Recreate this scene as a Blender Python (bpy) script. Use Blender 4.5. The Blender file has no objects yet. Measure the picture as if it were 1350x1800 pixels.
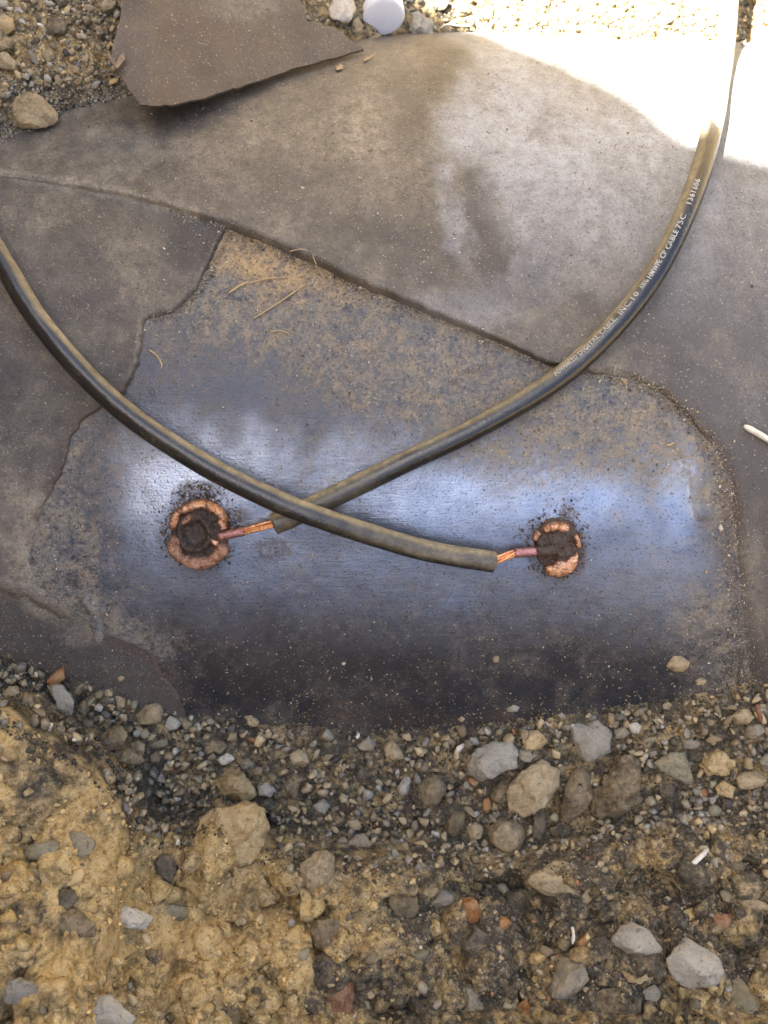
import bpy, bmesh, math, random
import numpy as np
from mathutils import Vector, Matrix

# ------------------------------------------------------------------ camera, sky, sun, exposure
S = 0.0002            # metres per unit: lengths below are written in fifths of a millimetre
D = 1800.0            # lens height above the crown of the pipe
sc = bpy.context.scene
cam_d = bpy.data.cameras.new('camera')
cam = bpy.data.objects.new('camera', cam_d)
sc.collection.objects.link(cam)
cam.location = (0, 0, D * S)
cam.rotation_euler = (0, 0, 0)
cam_d.sensor_fit = 'VERTICAL'
cam_d.sensor_height = 24.0
cam_d.lens = 24.0
cam_d.clip_start = 0.005
cam_d.clip_end = 300.0
cam_d.dof.use_dof = True
cam_d.dof.focus_distance = D * S + 0.006
cam_d.dof.aperture_fstop = 11.0
sc.camera = cam

LX, LY = 0.45, -0.10                       # sunlight drifts this far in x and y for each unit it falls
sun_el = math.atan2(1.0, math.hypot(LX, LY))
w = bpy.data.worlds.new('World'); sc.world = w; w.use_nodes = True
wn = w.node_tree.nodes; wn.clear()
sky = wn.new('ShaderNodeTexSky'); sky.sky_type = 'NISHITA'; sky.sun_disc = False
sky.sun_elevation = sun_el
sky.sun_rotation = math.atan2(-LX, -LY) % (2 * math.pi)
sky.air_density = 0.8; sky.dust_density = 3.0; sky.ozone_density = 0.4
bg = wn.new('ShaderNodeBackground'); bg.inputs['Strength'].default_value = 0.05
wo = wn.new('ShaderNodeOutputWorld')
w.node_tree.links.new(sky.outputs[0], bg.inputs[0]); w.node_tree.links.new(bg.outputs[0], wo.inputs[0])
sl = bpy.data.lights.new('sun', 'SUN'); sl.energy = 5.0; sl.angle = math.radians(0.53); sl.color = (1.0, 0.965, 0.91)
sun = bpy.data.objects.new('sun', sl); sc.collection.objects.link(sun)
sun.rotation_euler = Vector((LX, LY, -1)).to_track_quat('-Z', 'Y').to_euler()
sun.location = (-3, 1, 6)
sc.view_settings.view_transform = 'Standard'; sc.view_settings.look = 'None'
sc.view_settings.gamma = 1.0; sc.view_settings.use_curve_mapping = False
sc.view_settings.exposure = 3.66
sc.view_settings.use_white_balance = True      # the camera was balanced for open shade
sc.view_settings.white_balance_temperature = 6600
sc.view_settings.white_balance_tint = 6

C = sc.collection
RNG = np.random.default_rng(7)
random.seed(7)

# ------------------------------------------------------------------ numeric noise
def _hash(ix, iy, iz, seed):
    n = (ix * 374761393 + iy * 668265263 + iz * 2147483647 + seed * 1442695041) & 0xffffffff
    n = ((n ^ (n >> 13)) * 1274126177) & 0xffffffff
    n = ((n ^ (n >> 15)) * 2246822519) & 0xffffffff
    return ((n ^ (n >> 16)) & 0xffff) / 65535.0
def vnoise(x, y, z=None, seed=0):
    x = np.asarray(x, float); y = np.asarray(y, float)
    ix = np.floor(x).astype(np.int64); iy = np.floor(y).astype(np.int64)
    fx = x - ix; fy = y - iy
    fx = fx * fx * fx * (fx * (fx * 6 - 15) + 10); fy = fy * fy * fy * (fy * (fy * 6 - 15) + 10)
    def lay(iz):
        a = _hash(ix, iy, iz, seed); b = _hash(ix + 1, iy, iz, seed)
        c = _hash(ix, iy + 1, iz, seed); d = _hash(ix + 1, iy + 1, iz, seed)
        return (a * (1 - fx) + b * fx) * (1 - fy) + (c * (1 - fx) + d * fx) * fy
    if z is None:
        return lay(0) * 2 - 1
    z = np.asarray(z, float); iz = np.floor(z).astype(np.int64); fz = z - iz
    fz = fz * fz * (3 - 2 * fz)
    return (lay(iz) * (1 - fz) + lay(iz + 1) * fz) * 2 - 1
def fbm(x, y, size, octs=4, seed=0, gain=0.5, z=None):
    t = 0; a = 1.0; tot = 0; f = 1.0 / size
    for o in range(octs):
        t = t + a * vnoise(np.asarray(x) * f + 17.3 * o, np.asarray(y) * f - 9.1 * o, None if z is None else np.asarray(z) * f + 5.7 * o, seed + o)
        tot += a; a *= gain; f *= 2.03
    return t / tot
def worley(x, y, size, seed=0):
    x = np.asarray(x, float) / size; y = np.asarray(y, float) / size
    ix = np.floor(x).astype(np.int64); iy = np.floor(y).astype(np.int64)
    best = np.full(x.shape, 9.0)
    for dx in (-1, 0, 1):
        for dy in (-1, 0, 1):
            cx = ix + dx; cy = iy + dy
            qx = cx + _hash(cx, cy, 3, seed); qy = cy + _hash(cx, cy, 8, seed)
            best = np.minimum(best, (qx - x) ** 2 + (qy - y) ** 2)
    return np.sqrt(best)
def lump(x, y, size, seed=0):
    return np.sqrt(np.clip(1 - (worley(x, y, size, seed) / 0.75) ** 2, 0, 1))
def sstep(a, b, x):
    t = np.clip((np.asarray(x, float) - a) / (b - a), 0, 1); return t * t * (3 - 2 * t)

# ------------------------------------------------------------------ geometry of the place
PR = 1000.0; PA = 180.0                     # pipe radius; its axis lies along x at y = PA, z = -PR
def pipe_hit(px, py):
    px = np.asarray(px, float); py = np.asarray(py, float)
    vy = (900 - py) / D
    a = 1 + vy * vy; b = -2 * (vy * PA + (D + PR)); c = PA * PA + (D + PR) ** 2 - PR * PR
    t = (-b - np.sqrt(np.maximum(b * b - 4 * a * c, 0))) / (2 * a)
    return (px - 675) / D * t, vy * t, D - t
def xs_of(px, py):
    x, y, z = pipe_hit(px, py)
    return x, PR * np.arctan2(y - PA, z + PR)
def pipe_pt(x, s, h=0.0):
    f = np.asarray(s, float) / PR
    return np.asarray(x, float) + 0 * f, PA + (PR + h) * np.sin(f), -PR + (PR + h) * np.cos(f)
def project(x, y, z):
    k = D / np.maximum(D - np.asarray(z, float), 200)
    return 675 + x * k, 900 - y * k
def on_pipe(px, py, h=0.0):
    x, s = xs_of(px, py); return pipe_pt(x, s, h)
def pipe_z(y):
    return -PR + np.sqrt(np.maximum(PR * PR - (np.asarray(y, float) - PA) ** 2, 0))

# line where the lower gravel meets the pipe, and where the upper dirt does
lpx = np.array([-500, 0, 130, 350, 650, 900, 1200, 1350, 1900.]); lpy = np.array([1120, 1148, 1195, 1258, 1288, 1270, 1228, 1192, 1130.])
L_x, L_y, L_z = pipe_hit(lpx, lpy)
upx = np.array([-500, 0, 110, 240, 450, 620.]); upy = np.array([330, 265, 228, 188, 140, 98.])
U_x, U_y, U_z = pipe_hit(upx, upy)
U_x = np.append(U_x, [80, 250, 800, 2500]); U_y = np.append(U_y, [1050, 1085, 1090, 1090]); U_z = np.append(U_z, [-500, -560, -570, -570])
# crest of the bank below the gravel: x, distance down, height
e_px = np.array([-500, 0, 150, 215, 245, 330, 370, 470, 560, 700, 850, 950, 1100, 1350, 1900.])
e_py = np.array([1215, 1245, 1325, 1390, 1450, 1462, 1430, 1490, 1500, 1505, 1515, 1492, 1462, 1420, 1380.])
e_z = np.array([50, 50, 25, -10, -80, -120, -80, -100, -110, -130, -160, -165, -170, -170, -170.])
E_x = (e_px - 675) * (D - e_z) / D; E_y = (e_py - 900) * (D - e_z) / D
# unseen left wall added, shaped so sun clears it only at the upper right
CX = 2300.0; CY = 2900.0
b_px = np.array([1262, 1235, 1205, 1160, 1090, 990, 915, 860, 790, 700, 600, 500, 380.])
b_py = np.array([296, 282, 250, 205, 165, 128, 100, 70, 38, 8, -40, -140, -330.])
bx_, by_, bz_ = pipe_hit(b_px, np.maximum(b_py, 82))
far_ = b_py < 82
bz_ = np.where(far_, -480, bz_); bx_ = np.where(far_, (b_px - 675) * 2280 / D, bx_); by_ = np.where(far_, (900 - b_py) * 2280 / D, by_)
c_dz = (bx_ + CX) / LX
c_y = by_ - LY * c_dz; c_z = bz_ + c_dz
c_y = np.maximum.accumulate(c_y + np.arange(len(c_y)) * 2.0)
c_y = np.r_[c_y[0] - 420, c_y[0] - 30, c_y]; c_z = np.r_[c_z[0] + 2600, c_z[0] + 1500, c_z]
def shade_crest_left(y):
    return np.interp(y, c_y, c_z) + 120 * fbm(y, y * 0 + 3, 900, 3, 5) * sstep(c_y[0] + 50, c_y[0] - 600, y)
def crest_low(x):
    return 3300 + 250 * fbm(x, x * 0 + 3, 1500, 3, 6)
def ground_macro(x, Y):
    x = np.asarray(x, float); Y = np.asarray(Y, float); yb = -Y
    ly = np.interp(x, L_x, L_y); lz = np.interp(x, L_x, L_z)
    g = lz - 4 - 0.16 * np.clip(ly - Y, 0, 70) - 0.24 * np.clip(ly - Y - 70, 0, 200)
    ey = np.interp(x, E_x, E_y) + 14 * fbm(x, Y, 60, 3, 31); ez = np.interp(x, E_x, e_z)
    slope = 0.30 + 0.12 * sstep(200, -600, x)
    bank = ez + slope * np.clip(yb - ey, 0, 600)
    t = sstep(-8, 24, yb - ey)
    low = g * (1 - t) + bank * t
    u = np.clip((yb - 900) / (CY - 900), 0, 1)
    cz = crest_low(x)
    low = np.where(yb > 900, low + (cz - low) * u ** 0.85, low)
    uy = np.interp(x, U_x, U_y); uz = np.interp(x, U_x, U_z)
    d = np.clip(Y - uy, 0, None)
    up = uz - 4 + np.where(x < -100, 0.10, 0.22) * np.minimum(d, 900) + 5200 * sstep(1200, 9000, d)
    z = np.where(Y < 180, low, up)
    inside = (Y > np.interp(x, L_x, L_y) + 10) & (Y < uy - 10)
    z = np.where(inside, np.minimum(z, pipe_z(Y) - 60), z)
    v = np.clip((-x - 1080) / (CX - 1080), 0, 1)
    return np.maximum(z, -700 + (shade_crest_left(Y) + 700) * v ** 0.85 - 400 * (v <= 0))
def ground_z(x, Y):
    x = np.asarray(x, float); Y = np.asarray(Y, float); yb = -Y
    z = ground_macro(x, Y)
    ey = np.interp(x, E_x, E_y)
    tb = sstep(-10, 60, yb - ey) * (Y < 180)
    wx = x + 14 * fbm(x, Y, 45, 3, 40); wy = Y + 14 * fbm(x, Y, 45, 3, 41)
    lf = sstep(-150, -480, x) * sstep(330, 60, yb - ey)            # the smoother clay shoulder at lower left
    big = 85 * (lump(wx, wy, 120, 11) - 0.6) * (1 - 0.8 * lf) + 40 * (lump(wx, wy, 48, 12) - 0.5) * (1 - 0.75 * lf) + 17 * (lump(wx, wy, 21, 13) - 0.5) * (1 - 0.6 * lf)
    big = big + 34 * fbm(x, Y, 130, 4, 15) * (1 - 0.4 * lf) + 12 * fbm(x, Y, 24, 4, 16) * (1 + 0.5 * lf)
    fine = 10 * (lump(wx, wy, 26, 14) - 0.5) + 6 * (lump(wx, wy, 11, 17) - 0.5) + 3 * fbm(x, Y, 14, 3, 18)
    far = np.maximum(np.abs(x), np.abs(Y))
    rough = 120 * fbm(x, Y, 700, 4, 19) * sstep(950, 1700, far) * sstep(CY, CY - 700, yb) * sstep(2600, 1500, far) + 200 * fbm(x, Y, 2500, 3, 20) * sstep(5000, 9000, far)
    upper = (Y > 180)
    return z + tb * big + (1 - tb) * fine * np.where(upper, 1.3, 1.0) + rough
def ground_hit(px, py):
    px = np.asarray(px, float); py = np.asarray(py, float)
    z = np.full(np.broadcast(px, py).shape, -150.0)
    for _ in range(7):
        k = (D - z) / D; x = (px - 675) * k; y = (900 - py) * k
        zn = np.maximum(ground_z(x, y), np.where(np.abs(y - PA) < PR, pipe_z(y), -9999))
        z = 0.4 * z + 0.6 * zn
    k = (D - z) / D
    return (px - 675) * k, (900 - py) * k, z

# ------------------------------------------------------------------ object helpers
def mesh(name, V, F, mat, parent=None, smooth=True, attrs=None):
    me = bpy.data.meshes.new(name)
    V = np.asarray(V, np.float32) * S
    if isinstance(F, np.ndarray):
        n = F.shape[1]
        me.vertices.add(len(V)); me.vertices.foreach_set('co', V.ravel())
        me.loops.add(F.size); me.loops.foreach_set('vertex_index', F.ravel().astype(np.int32))
        me.polygons.add(len(F)); me.polygons.foreach_set('loop_start', np.arange(0, F.size, n, dtype=np.int32))
        me.update(calc_edges=True); me.validate()
    else:
        me.from_pydata([tuple(v) for v in V], [], F); me.update()
    if smooth:
        me.polygons.foreach_set('use_smooth', np.ones(len(me.polygons), bool))
    for k, a in (attrs or {}).items():
        a = np.asarray(a, np.float32)
        if a.ndim == 1:
            at = me.attributes.new(k, 'FLOAT', 'POINT'); at.data.foreach_set('value', a)
        else:
            at = me.attributes.new(k, 'FLOAT_COLOR', 'POINT')
            at.data.foreach_set('color', np.concatenate([a, np.ones((len(a), 1), np.float32)], 1).ravel())
    o = bpy.data.objects.new(name, me); C.objects.link(o)
    if mat: me.materials.append(mat)
    if parent: o.parent = parent
    return o
def recentre(o, c):
    """put the origin of a mesh object at c (in units) without moving it"""
    c = Vector(c) * S
    o.data.transform(Matrix.Translation(-c)); o.location = c
    return o
def grid_faces(n, m, wrap=False):
    i = np.arange(n - 1)[:, None]; j = np.arange(m if wrap else m - 1)[None, :]
    j2 = (j + 1) % m
    return np.stack([i * m + j, i * m + j2, (i + 1) * m + j2, (i + 1) * m + j], -1).reshape(-1, 4)
def empty(name, loc):
    o = bpy.data.objects.new(name, None); o.empty_display_size = 0.01; C.objects.link(o); o.location = Vector(loc) * S; return o
def child(o, root):
    o.parent = root; o.matrix_parent_inverse = Matrix.Translation(root.location).inverted(); return o
def tag(o, label=None, cat=None, group=None, kind=None):
    if label: o['label'] = label
    if cat: o['category'] = cat
    if group: o['group'] = group
    if kind: o['kind'] = kind
    return o
def catmull(P, n):
    P = np.asarray(P, float); P = np.vstack([2 * P[0] - P[1], P, 2 * P[-1] - P[-2]])
    seg = len(P) - 3; t = np.linspace(0, seg - 1e-6, n); i = t.astype(int); f = (t - i)[:, None]
    p0, p1, p2, p3 = P[i], P[i + 1], P[i + 2], P[i + 3]
    q = 0.5 * (2 * p1 + (p2 - p0) * f + (2 * p0 - 5 * p1 + 4 * p2 - p3) * f ** 2 + (3 * p1 - p0 - 3 * p2 + p3) * f ** 3)
    d = np.r_[0, np.cumsum(np.linalg.norm(np.diff(q, axis=0), axis=1))]
    u = np.linspace(0, d[-1], n)
    return np.stack([np.interp(u, d, q[:, k]) for k in range(3)], 1)
def frames(P, side=(-0.6, 1, 0)):
    """tangent, up (towards the sky) and side vectors along a path"""
    T = np.gradient(P, axis=0); T /= np.linalg.norm(T, axis=1)[:, None]
    up = np.array([0, 0, 1.0]) - T * T[:, 2:3]; up /= np.linalg.norm(up, axis=1)[:, None]
    sd = np.cross(up, T); sd *= np.sign(sd @ np.array(side))[:, None]
    return T, up, sd
def tube(P, r, seg=24, cap=True, side=(-0.6, 1, 0)):
    n = len(P); T, up, sd = frames(P, side)
    a = np.linspace(0, 2 * np.pi, seg, endpoint=False)
    r = np.broadcast_to(np.asarray(r, float).reshape(-1, 1) if np.ndim(r) else np.full((n, 1), r), (n, seg))
    V = P[:, None, :] + r[..., None] * (np.cos(a)[None, :, None] * up[:, None, :] + np.sin(a)[None, :, None] * sd[:, None, :])
    V = V.reshape(-1, 3); F = [tuple(f) for f in grid_faces(n, seg, True)]
    if cap:
        F.append(tuple(range(seg))[::-1]); F.append(tuple(range((n - 1) * seg, n * seg)))
    return V, F, np.tile(a, n), np.repeat(np.arange(n), seg)

# ------------------------------------------------------------------ materials
class NT:
    def __init__(self, name):
        self.m = bpy.data.materials.new(name); self.m.use_nodes = True
        self.t = self.m.node_tree; self.b = self.t.nodes['Principled BSDF']; self._co = None
    def n(self, k): return self.t.nodes.new(k)
    def l(self, a, b):
        if isinstance(a, (int, float)): b.default_value = a
        elif isinstance(a, (tuple, list)): b.default_value = tuple(a) + ((1,) if len(a) == 3 else ())
        else: self.t.links.new(a, b)
    def co(self):
        if self._co is None:
            tc = self.n('ShaderNodeTexCoord'); oi = self.n('ShaderNodeObjectInfo')
            mp = self.n('ShaderNodeVectorMath'); mp.operation = 'SCALE'; mp.inputs['Scale'].default_value = 1 / S
            self.t.links.new(tc.outputs['Object'], mp.inputs[0])
            mu = self.n('ShaderNodeMath'); mu.operation = 'MULTIPLY'; mu.inputs[1].default_value = 3000
            self.t.links.new(oi.outputs['Random'], mu.inputs[0])
            ad = self.n('ShaderNodeVectorMath'); ad.operation = 'ADD'
            self.t.links.new(mp.outputs[0], ad.inputs[0]); self.t.links.new(mu.outputs[0], ad.inputs[1])
            self._co = ad.outputs[0]; self.rand = oi.outputs['Random']
        return self._co
    def noise(self, size, detail=4, rough=0.55, dist=0.0, stretch=None):
        t = self.n('ShaderNodeTexNoise'); v = self.co()
        if stretch:
            m = self.n('ShaderNodeVectorMath'); m.operation = 'MULTIPLY'; m.inputs[1].default_value = stretch
            self.t.links.new(v, m.inputs[0]); v = m.outputs[0]
        self.t.links.new(v, t.inputs['Vector']); t.inputs['Scale'].default_value = 1 / size
        t.inputs['Detail'].default_value = detail; t.inputs['Roughness'].default_value = rough; t.inputs['Distortion'].default_value = dist
        return t.outputs['Fac']
    def voro(self, size, out='Distance', feature='F1'):
        t = self.n('ShaderNodeTexVoronoi'); t.feature = feature
        self.t.links.new(self.co(), t.inputs['Vector']); t.inputs['Scale'].default_value = 1 / size
        return t.outputs[out]
    def attr(self, name, out='Fac'):
        a = self.n('ShaderNodeAttribute'); a.attribute_name = name; return a.outputs[out]
    def ramp(self, x, *stops):
        r = self.n('ShaderNodeValToRGB'); e = r.color_ramp.elements
        while len(e) < len(stops): e.new(0.5)
        for el, (p, c) in zip(e, stops):
            el.position = p; el.color = (c, c, c, 1) if isinstance(c, (int, float)) else tuple(c) + (1,)
        self.l(x, r.inputs[0]); return r.outputs[0]
    def mix(self, f, a, b, mode='MIX'):
        m = self.n('ShaderNodeMix'); m.data_type = 'RGBA'; m.blend_type = mode
        self.l(f, m.inputs[0]); self.l(a, m.inputs[6]); self.l(b, m.inputs[7]); return m.outputs[2]
    def math(self, op, a, b=0.0, clamp=False):
        m = self.n('ShaderNodeMath'); m.operation = op; m.use_clamp = clamp
        self.l(a, m.inputs[0]); self.l(b, m.inputs[1]); return m.outputs[0]
    def lin(self, x, a, b, lo=0.0, hi=1.0):
        m = self.n('ShaderNodeMapRange'); self.l(x, m.inputs[0])
        for k, v in zip((1, 2, 3, 4), (a, b, lo, hi)): m.inputs[k].default_value = v
        return m.outputs[0]
    def bump(self, h, dist, strength=1.0, prev=None):
        b = self.n('ShaderNodeBump'); b.inputs['Strength'].default_value = strength; b.inputs['Distance'].default_value = dist * S
        self.l(h, b.inputs['Height'])
        if prev: self.l(prev, b.inputs['Normal'])
        return b.outputs[0]
    def done(self, color, rough, normal=None, metal=0.0, spec=None):
        self.l(color, self.b.inputs['Base Color']); self.l(rough, self.b.inputs['Roughness']); self.l(metal, self.b.inputs['Metallic'])
        if normal: self.l(normal, self.b.inputs['Normal'])
        if spec is not None: self.l(spec, self.b.inputs['Specular IOR Level'])
        return self.m

DUST = (0.30, 0.255, 0.19)
def mat_tape(name='tape_wrap_dusty', lo=(0.042, 0.036, 0.033), hi=(0.080, 0.069, 0.061)):
    t = NT(name)
    n1 = t.noise(160, 5, 0.6); n2 = t.noise(26, 6, 0.7); n3 = t.noise(8, 5, 0.75); n4 = t.noise(4.2, 2, 0.6); n5 = t.noise(60, 6, 0.7, 0.6)
    base = t.mix(n1, lo, hi)
    d = t.attr('dust')
    k = t.math('ADD', t.math('MULTIPLY', n2, 0.8), t.math('MULTIPLY', n3, 0.8))          # ~0.8 mean
    f = t.math('MULTIPLY', d, t.lin(k, 0.55, 1.05, 0.10, 1.5), True)
    f = t.math('ADD', f, t.math('MULTIPLY', t.lin(n5, 0.60, 0.78), t.lin(n3, 0.45, 0.6, 0, 0.35)), True)
    c = t.mix(f, base, DUST)
    h = t.math('MULTIPLY', t.attr('chalk_glare'), t.lin(t.math('ADD', n3, n2), 0.75, 1.25, 0.5, 1.15), True)
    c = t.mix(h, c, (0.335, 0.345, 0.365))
    r_ = t.math('MULTIPLY', t.attr('rust'), t.lin(n2, 0.3, 0.7, 0.2, 1.2), True)
    c = t.mix(r_, c, (0.075, 0.043, 0.026))
    sp = t.lin(n4, 0.65, 0.73)
    c = t.mix(t.math('MULTIPLY', sp, 0.6), c, (0.52, 0.46, 0.37))
    sd = t.lin(n4, 0.40, 0.31)
    c = t.mix(t.math('MULTIPLY', sd, 0.6), c, (0.030, 0.026, 0.023))
    nb = t.bump(n4, 2.6, 0.5); nb = t.bump(n3, 4, 0.5, nb); nb = t.bump(n2, 6, 0.25, nb)
    return t.done(c, t.lin(f, 0, 1, 0.50, 0.9), nb)
def mat_shell():
    t = NT('bare_pipe_coating')
    n1 = t.noise(190, 4, 0.55); n2 = t.noise(30, 6, 0.7); n3 = t.noise(8, 4, 0.65, 0.3); n4 = t.noise(4.0, 2, 0.6)
    cl = t.attr('clean_sheen'); base = t.mix(t.math('MULTIPLY', cl, t.lin(n2, 0.3, 0.6, 0.75, 1.1), True), t.mix(t.attr('navy'), (0.038, 0.041, 0.050), (0.026, 0.032, 0.052)), t.mix(n1, (0.23, 0.265, 0.335), (0.39, 0.43, 0.51)))
    d = t.attr('dust'); k = t.math('ADD', t.math('MULTIPLY', n2, 0.8), t.math('MULTIPLY', n3, 0.8))
    f = t.math('MULTIPLY', d, t.lin(k, 0.58, 1.02, 0.0, 1.5), True)
    c = t.mix(f, base, t.mix(t.attr('ochre'), (0.165, 0.155, 0.138), (0.38, 0.265, 0.135)))
    so = t.math('MULTIPLY', t.attr('soot_shade'), t.lin(t.math('ADD', n3, n4), 0.8, 1.15, 0.15, 1.5), True)
    c = t.mix(so, c, t.mix(n2, (0.022, 0.017, 0.015), (0.085, 0.045, 0.03)))
    r_ = t.math('MULTIPLY', t.attr('rust'), t.lin(n2, 0.3, 0.7, 0.2, 1.2), True)
    c = t.mix(r_, c, (0.085, 0.044, 0.025))
    pit = t.lin(n4, 0.41, 0.32)
    c = t.mix(t.math('MULTIPLY', pit, 0.65), c, (0.018, 0.018, 0.022))
    sp = t.lin(n4, 0.66, 0.73)
    spf = t.math('MULTIPLY', sp, t.lin(d, 0.0, 0.6, 0.10, 0.8))
    c = t.mix(spf, c, (0.50, 0.44, 0.35))
    cover = t.math('MAXIMUM', t.math('MAXIMUM', f, so), t.math('MAXIMUM', spf, r_))
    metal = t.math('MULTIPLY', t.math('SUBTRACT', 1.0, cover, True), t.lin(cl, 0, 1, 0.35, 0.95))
    ng = t.noise(5, 3, 0.6, 0, (0.10, 1.0, 1.0)); nb = t.bump(n3, 1.4, 0.12); nb = t.bump(n4, 1.6, 0.3, nb); nb = t.bump(ng, 1.6, 0.3, nb)
    return t.done(c, t.lin(cover, 0, 1, 0.29, 0.9), nb, metal)
def mat_soil():
    t = NT('soil')
    n1 = t.noise(90, 5, 0.6); n2 = t.noise(24, 6, 0.7); n3 = t.noise(8, 5, 0.7); n4 = t.noise(4, 2, 0.6)
    o = t.attr('ochre')
    f = t.math('ADD', o, t.lin(t.math('ADD', n1, n2), 0.80, 1.20, -0.55, 0.55), True)
    c = t.mix(f, t.ramp(n2, (0.25, (0.050, 0.043, 0.033)), (0.52, (0.125, 0.105, 0.076)), (0.8, (0.25, 0.215, 0.16))),
              t.ramp(n2, (0.22, (0.27, 0.165, 0.055)), (0.44, (0.60, 0.41, 0.165)), (0.72, (0.76, 0.59, 0.33))))
    c = t.mix(t.lin(n3, 0.56, 0.70, 0, 0.55), c, (0.50, 0.41, 0.27))
    c = t.mix(t.lin(n3, 0.44, 0.32, 0, 0.65), c, (0.05, 0.04, 0.028))
    c = t.mix(t.lin(n4, 0.68, 0.75, 0, 0.8), c, (0.62, 0.56, 0.45))
    nb = t.bump(n4, 5, 0.6); nb = t.bump(n3, 10, 0.8, nb); nb = t.bump(n2, 16, 0.6, nb)
    return t.done(c, 0.95, nb, 0, 0.2)
def mat_stone(name, a, b, dust=0.35, dustc=(0.36, 0.28, 0.165), grain=9.0):
    t = NT(name)
    n1 = t.noise(grain * 4, 5, 0.65); n2 = t.noise(grain * 1.3, 6, 0.72); n3 = t.noise(4.2, 3, 0.6)
    c = t.mix(t.lin(n1, 0.3, 0.7), a, b)
    v = t.lin(t.rand, 0, 1, 0.78, 1.2)
    c = t.mix(1.0, c, t.mix(0.0, v, v), 'MULTIPLY')
    c = t.mix(t.lin(n1, 0.42, 0.62, 0, dust), c, dustc)
    c = t.mix(t.lin(n2, 0.5, 0.62, 0, min(1, dust * 1.4)), c, dustc)
    c = t.mix(t.lin(n2, 0.44, 0.32, 0, 0.7), c, tuple(x * 0.35 for x in a))
    c = t.mix(t.lin(n3, 0.65, 0.73, 0, 0.6), c, (0.55, 0.49, 0.40))
    c = t.mix(t.lin(n3, 0.38, 0.29, 0, 0.7), c, (0.045, 0.038, 0.03))
    nb = t.bump(n3, 3.5, 0.6); nb = t.bump(n2, 9, 0.75, nb)
    return t.done(c, 0.93, nb, 0, 0.2)
def mat_gravel():
    t = NT('gravel_mixed')
    n2 = t.noise(9, 5, 0.65); n3 = t.noise(3.6, 3, 0.6)
    c = t.mix(1.0, t.attr('col', 'Color'), t.ramp(n2, (0.25, 0.5), (0.75, 1.5)), 'MULTIPLY')
    c = t.mix(t.lin(n3, 0.66, 0.75, 0, 0.4), c, (0.5, 0.45, 0.36))
    return t.done(c, 0.93, t.bump(n3, 2.4, 0.6), 0, 0.2)
def mat_cable():
    t = NT('cable_jacket')
    n1 = t.noise(70, 4, 0.6); n2 = t.noise(18, 6, 0.7); n3 = t.noise(5, 3, 0.6)
    base = (0.012, 0.012, 0.014)
    k = t.math('ADD', t.math('MULTIPLY', n2, 1.0), t.math('MULTIPLY', n3, 0.25))
    f = t.math('MULTIPLY', t.attr('dust'), t.lin(k, 0.42, 0.82, 0.25, 1.2), True)
    c = t.mix(f, base, t.mix(n1, (0.19, 0.155, 0.09), (0.36, 0.305, 0.20)))
    c = t.mix(t.attr('pale'), c, (0.44, 0.40, 0.32))
    nb = t.bump(n3, 1.4, 0.35); nb = t.bump(n2, 3, 0.25, nb)
    return t.done(c, t.lin(f, 0, 0.8, 0.22, 0.85), nb, 0, 0.6)
def mat_copper(name, a, b, rough=0.42, metal=0.75, dark=0.4, grain=10, crust=0.0):
    t = NT(name); n1 = t.noise(grain * 2.2, 4, 0.6); n2 = t.noise(grain * 0.5, 4, 0.65); n3 = t.noise(2, 2, 0.6)
    c = t.mix(t.lin(n1, 0.3, 0.7), a, b)
    c = t.mix(t.lin(n2, 0.50, 0.36, 0, dark), c, (0.05, 0.028, 0.02))
    if crust:
        n5 = t.noise(grain * 1.6, 5, 0.7, 0.5)
        c = t.mix(t.lin(n5, 0.60, 0.66), t.mix(t.lin(n5, 0.50, 0.60, 0, crust), c, (0.10, 0.05, 0.032)), (0.72, 0.46, 0.31))
    nb = t.bump(n2, 3.5, 0.7); nb = t.bump(n3, 1.5, 0.5, nb)
    return t.done(c, t.lin(n2, 0.3, 0.7, rough + 0.15, rough - 0.08), nb, metal)
def mat_slag():
    t = NT('slag'); n1 = t.noise(14, 4, 0.65); n2 = t.noise(4, 4, 0.65)
    c = t.mix(n1, (0.016, 0.012, 0.011), (0.12, 0.082, 0.062))
    c = t.mix(t.lin(n2, 0.64, 0.74, 0, 0.6), c, (0.22, 0.17, 0.14))
    nb = t.bump(n2, 3, 0.9); nb = t.bump(n1, 5, 0.5, nb)
    return t.done(c, t.lin(n2, 0.3, 0.7, 0.7, 0.4), nb, 0.25)
def mat_plain(name, a, b, rough=0.6, size=14, spec=None, sss=0.0):
    t = NT(name); n1 = t.noise(size, 5, 0.6); n2 = t.noise(size * 0.2, 3, 0.6)
    m = t.done(t.mix(t.lin(n1, 0.3, 0.7), a, b), rough, t.bump(n2, 1.0, 0.3), 0, spec)
    if sss:
        t.b.inputs['Subsurface Weight'].default_value = sss; t.b.inputs['Subsurface Radius'].default_value = (0.004, 0.004, 0.004)
    return m

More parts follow.
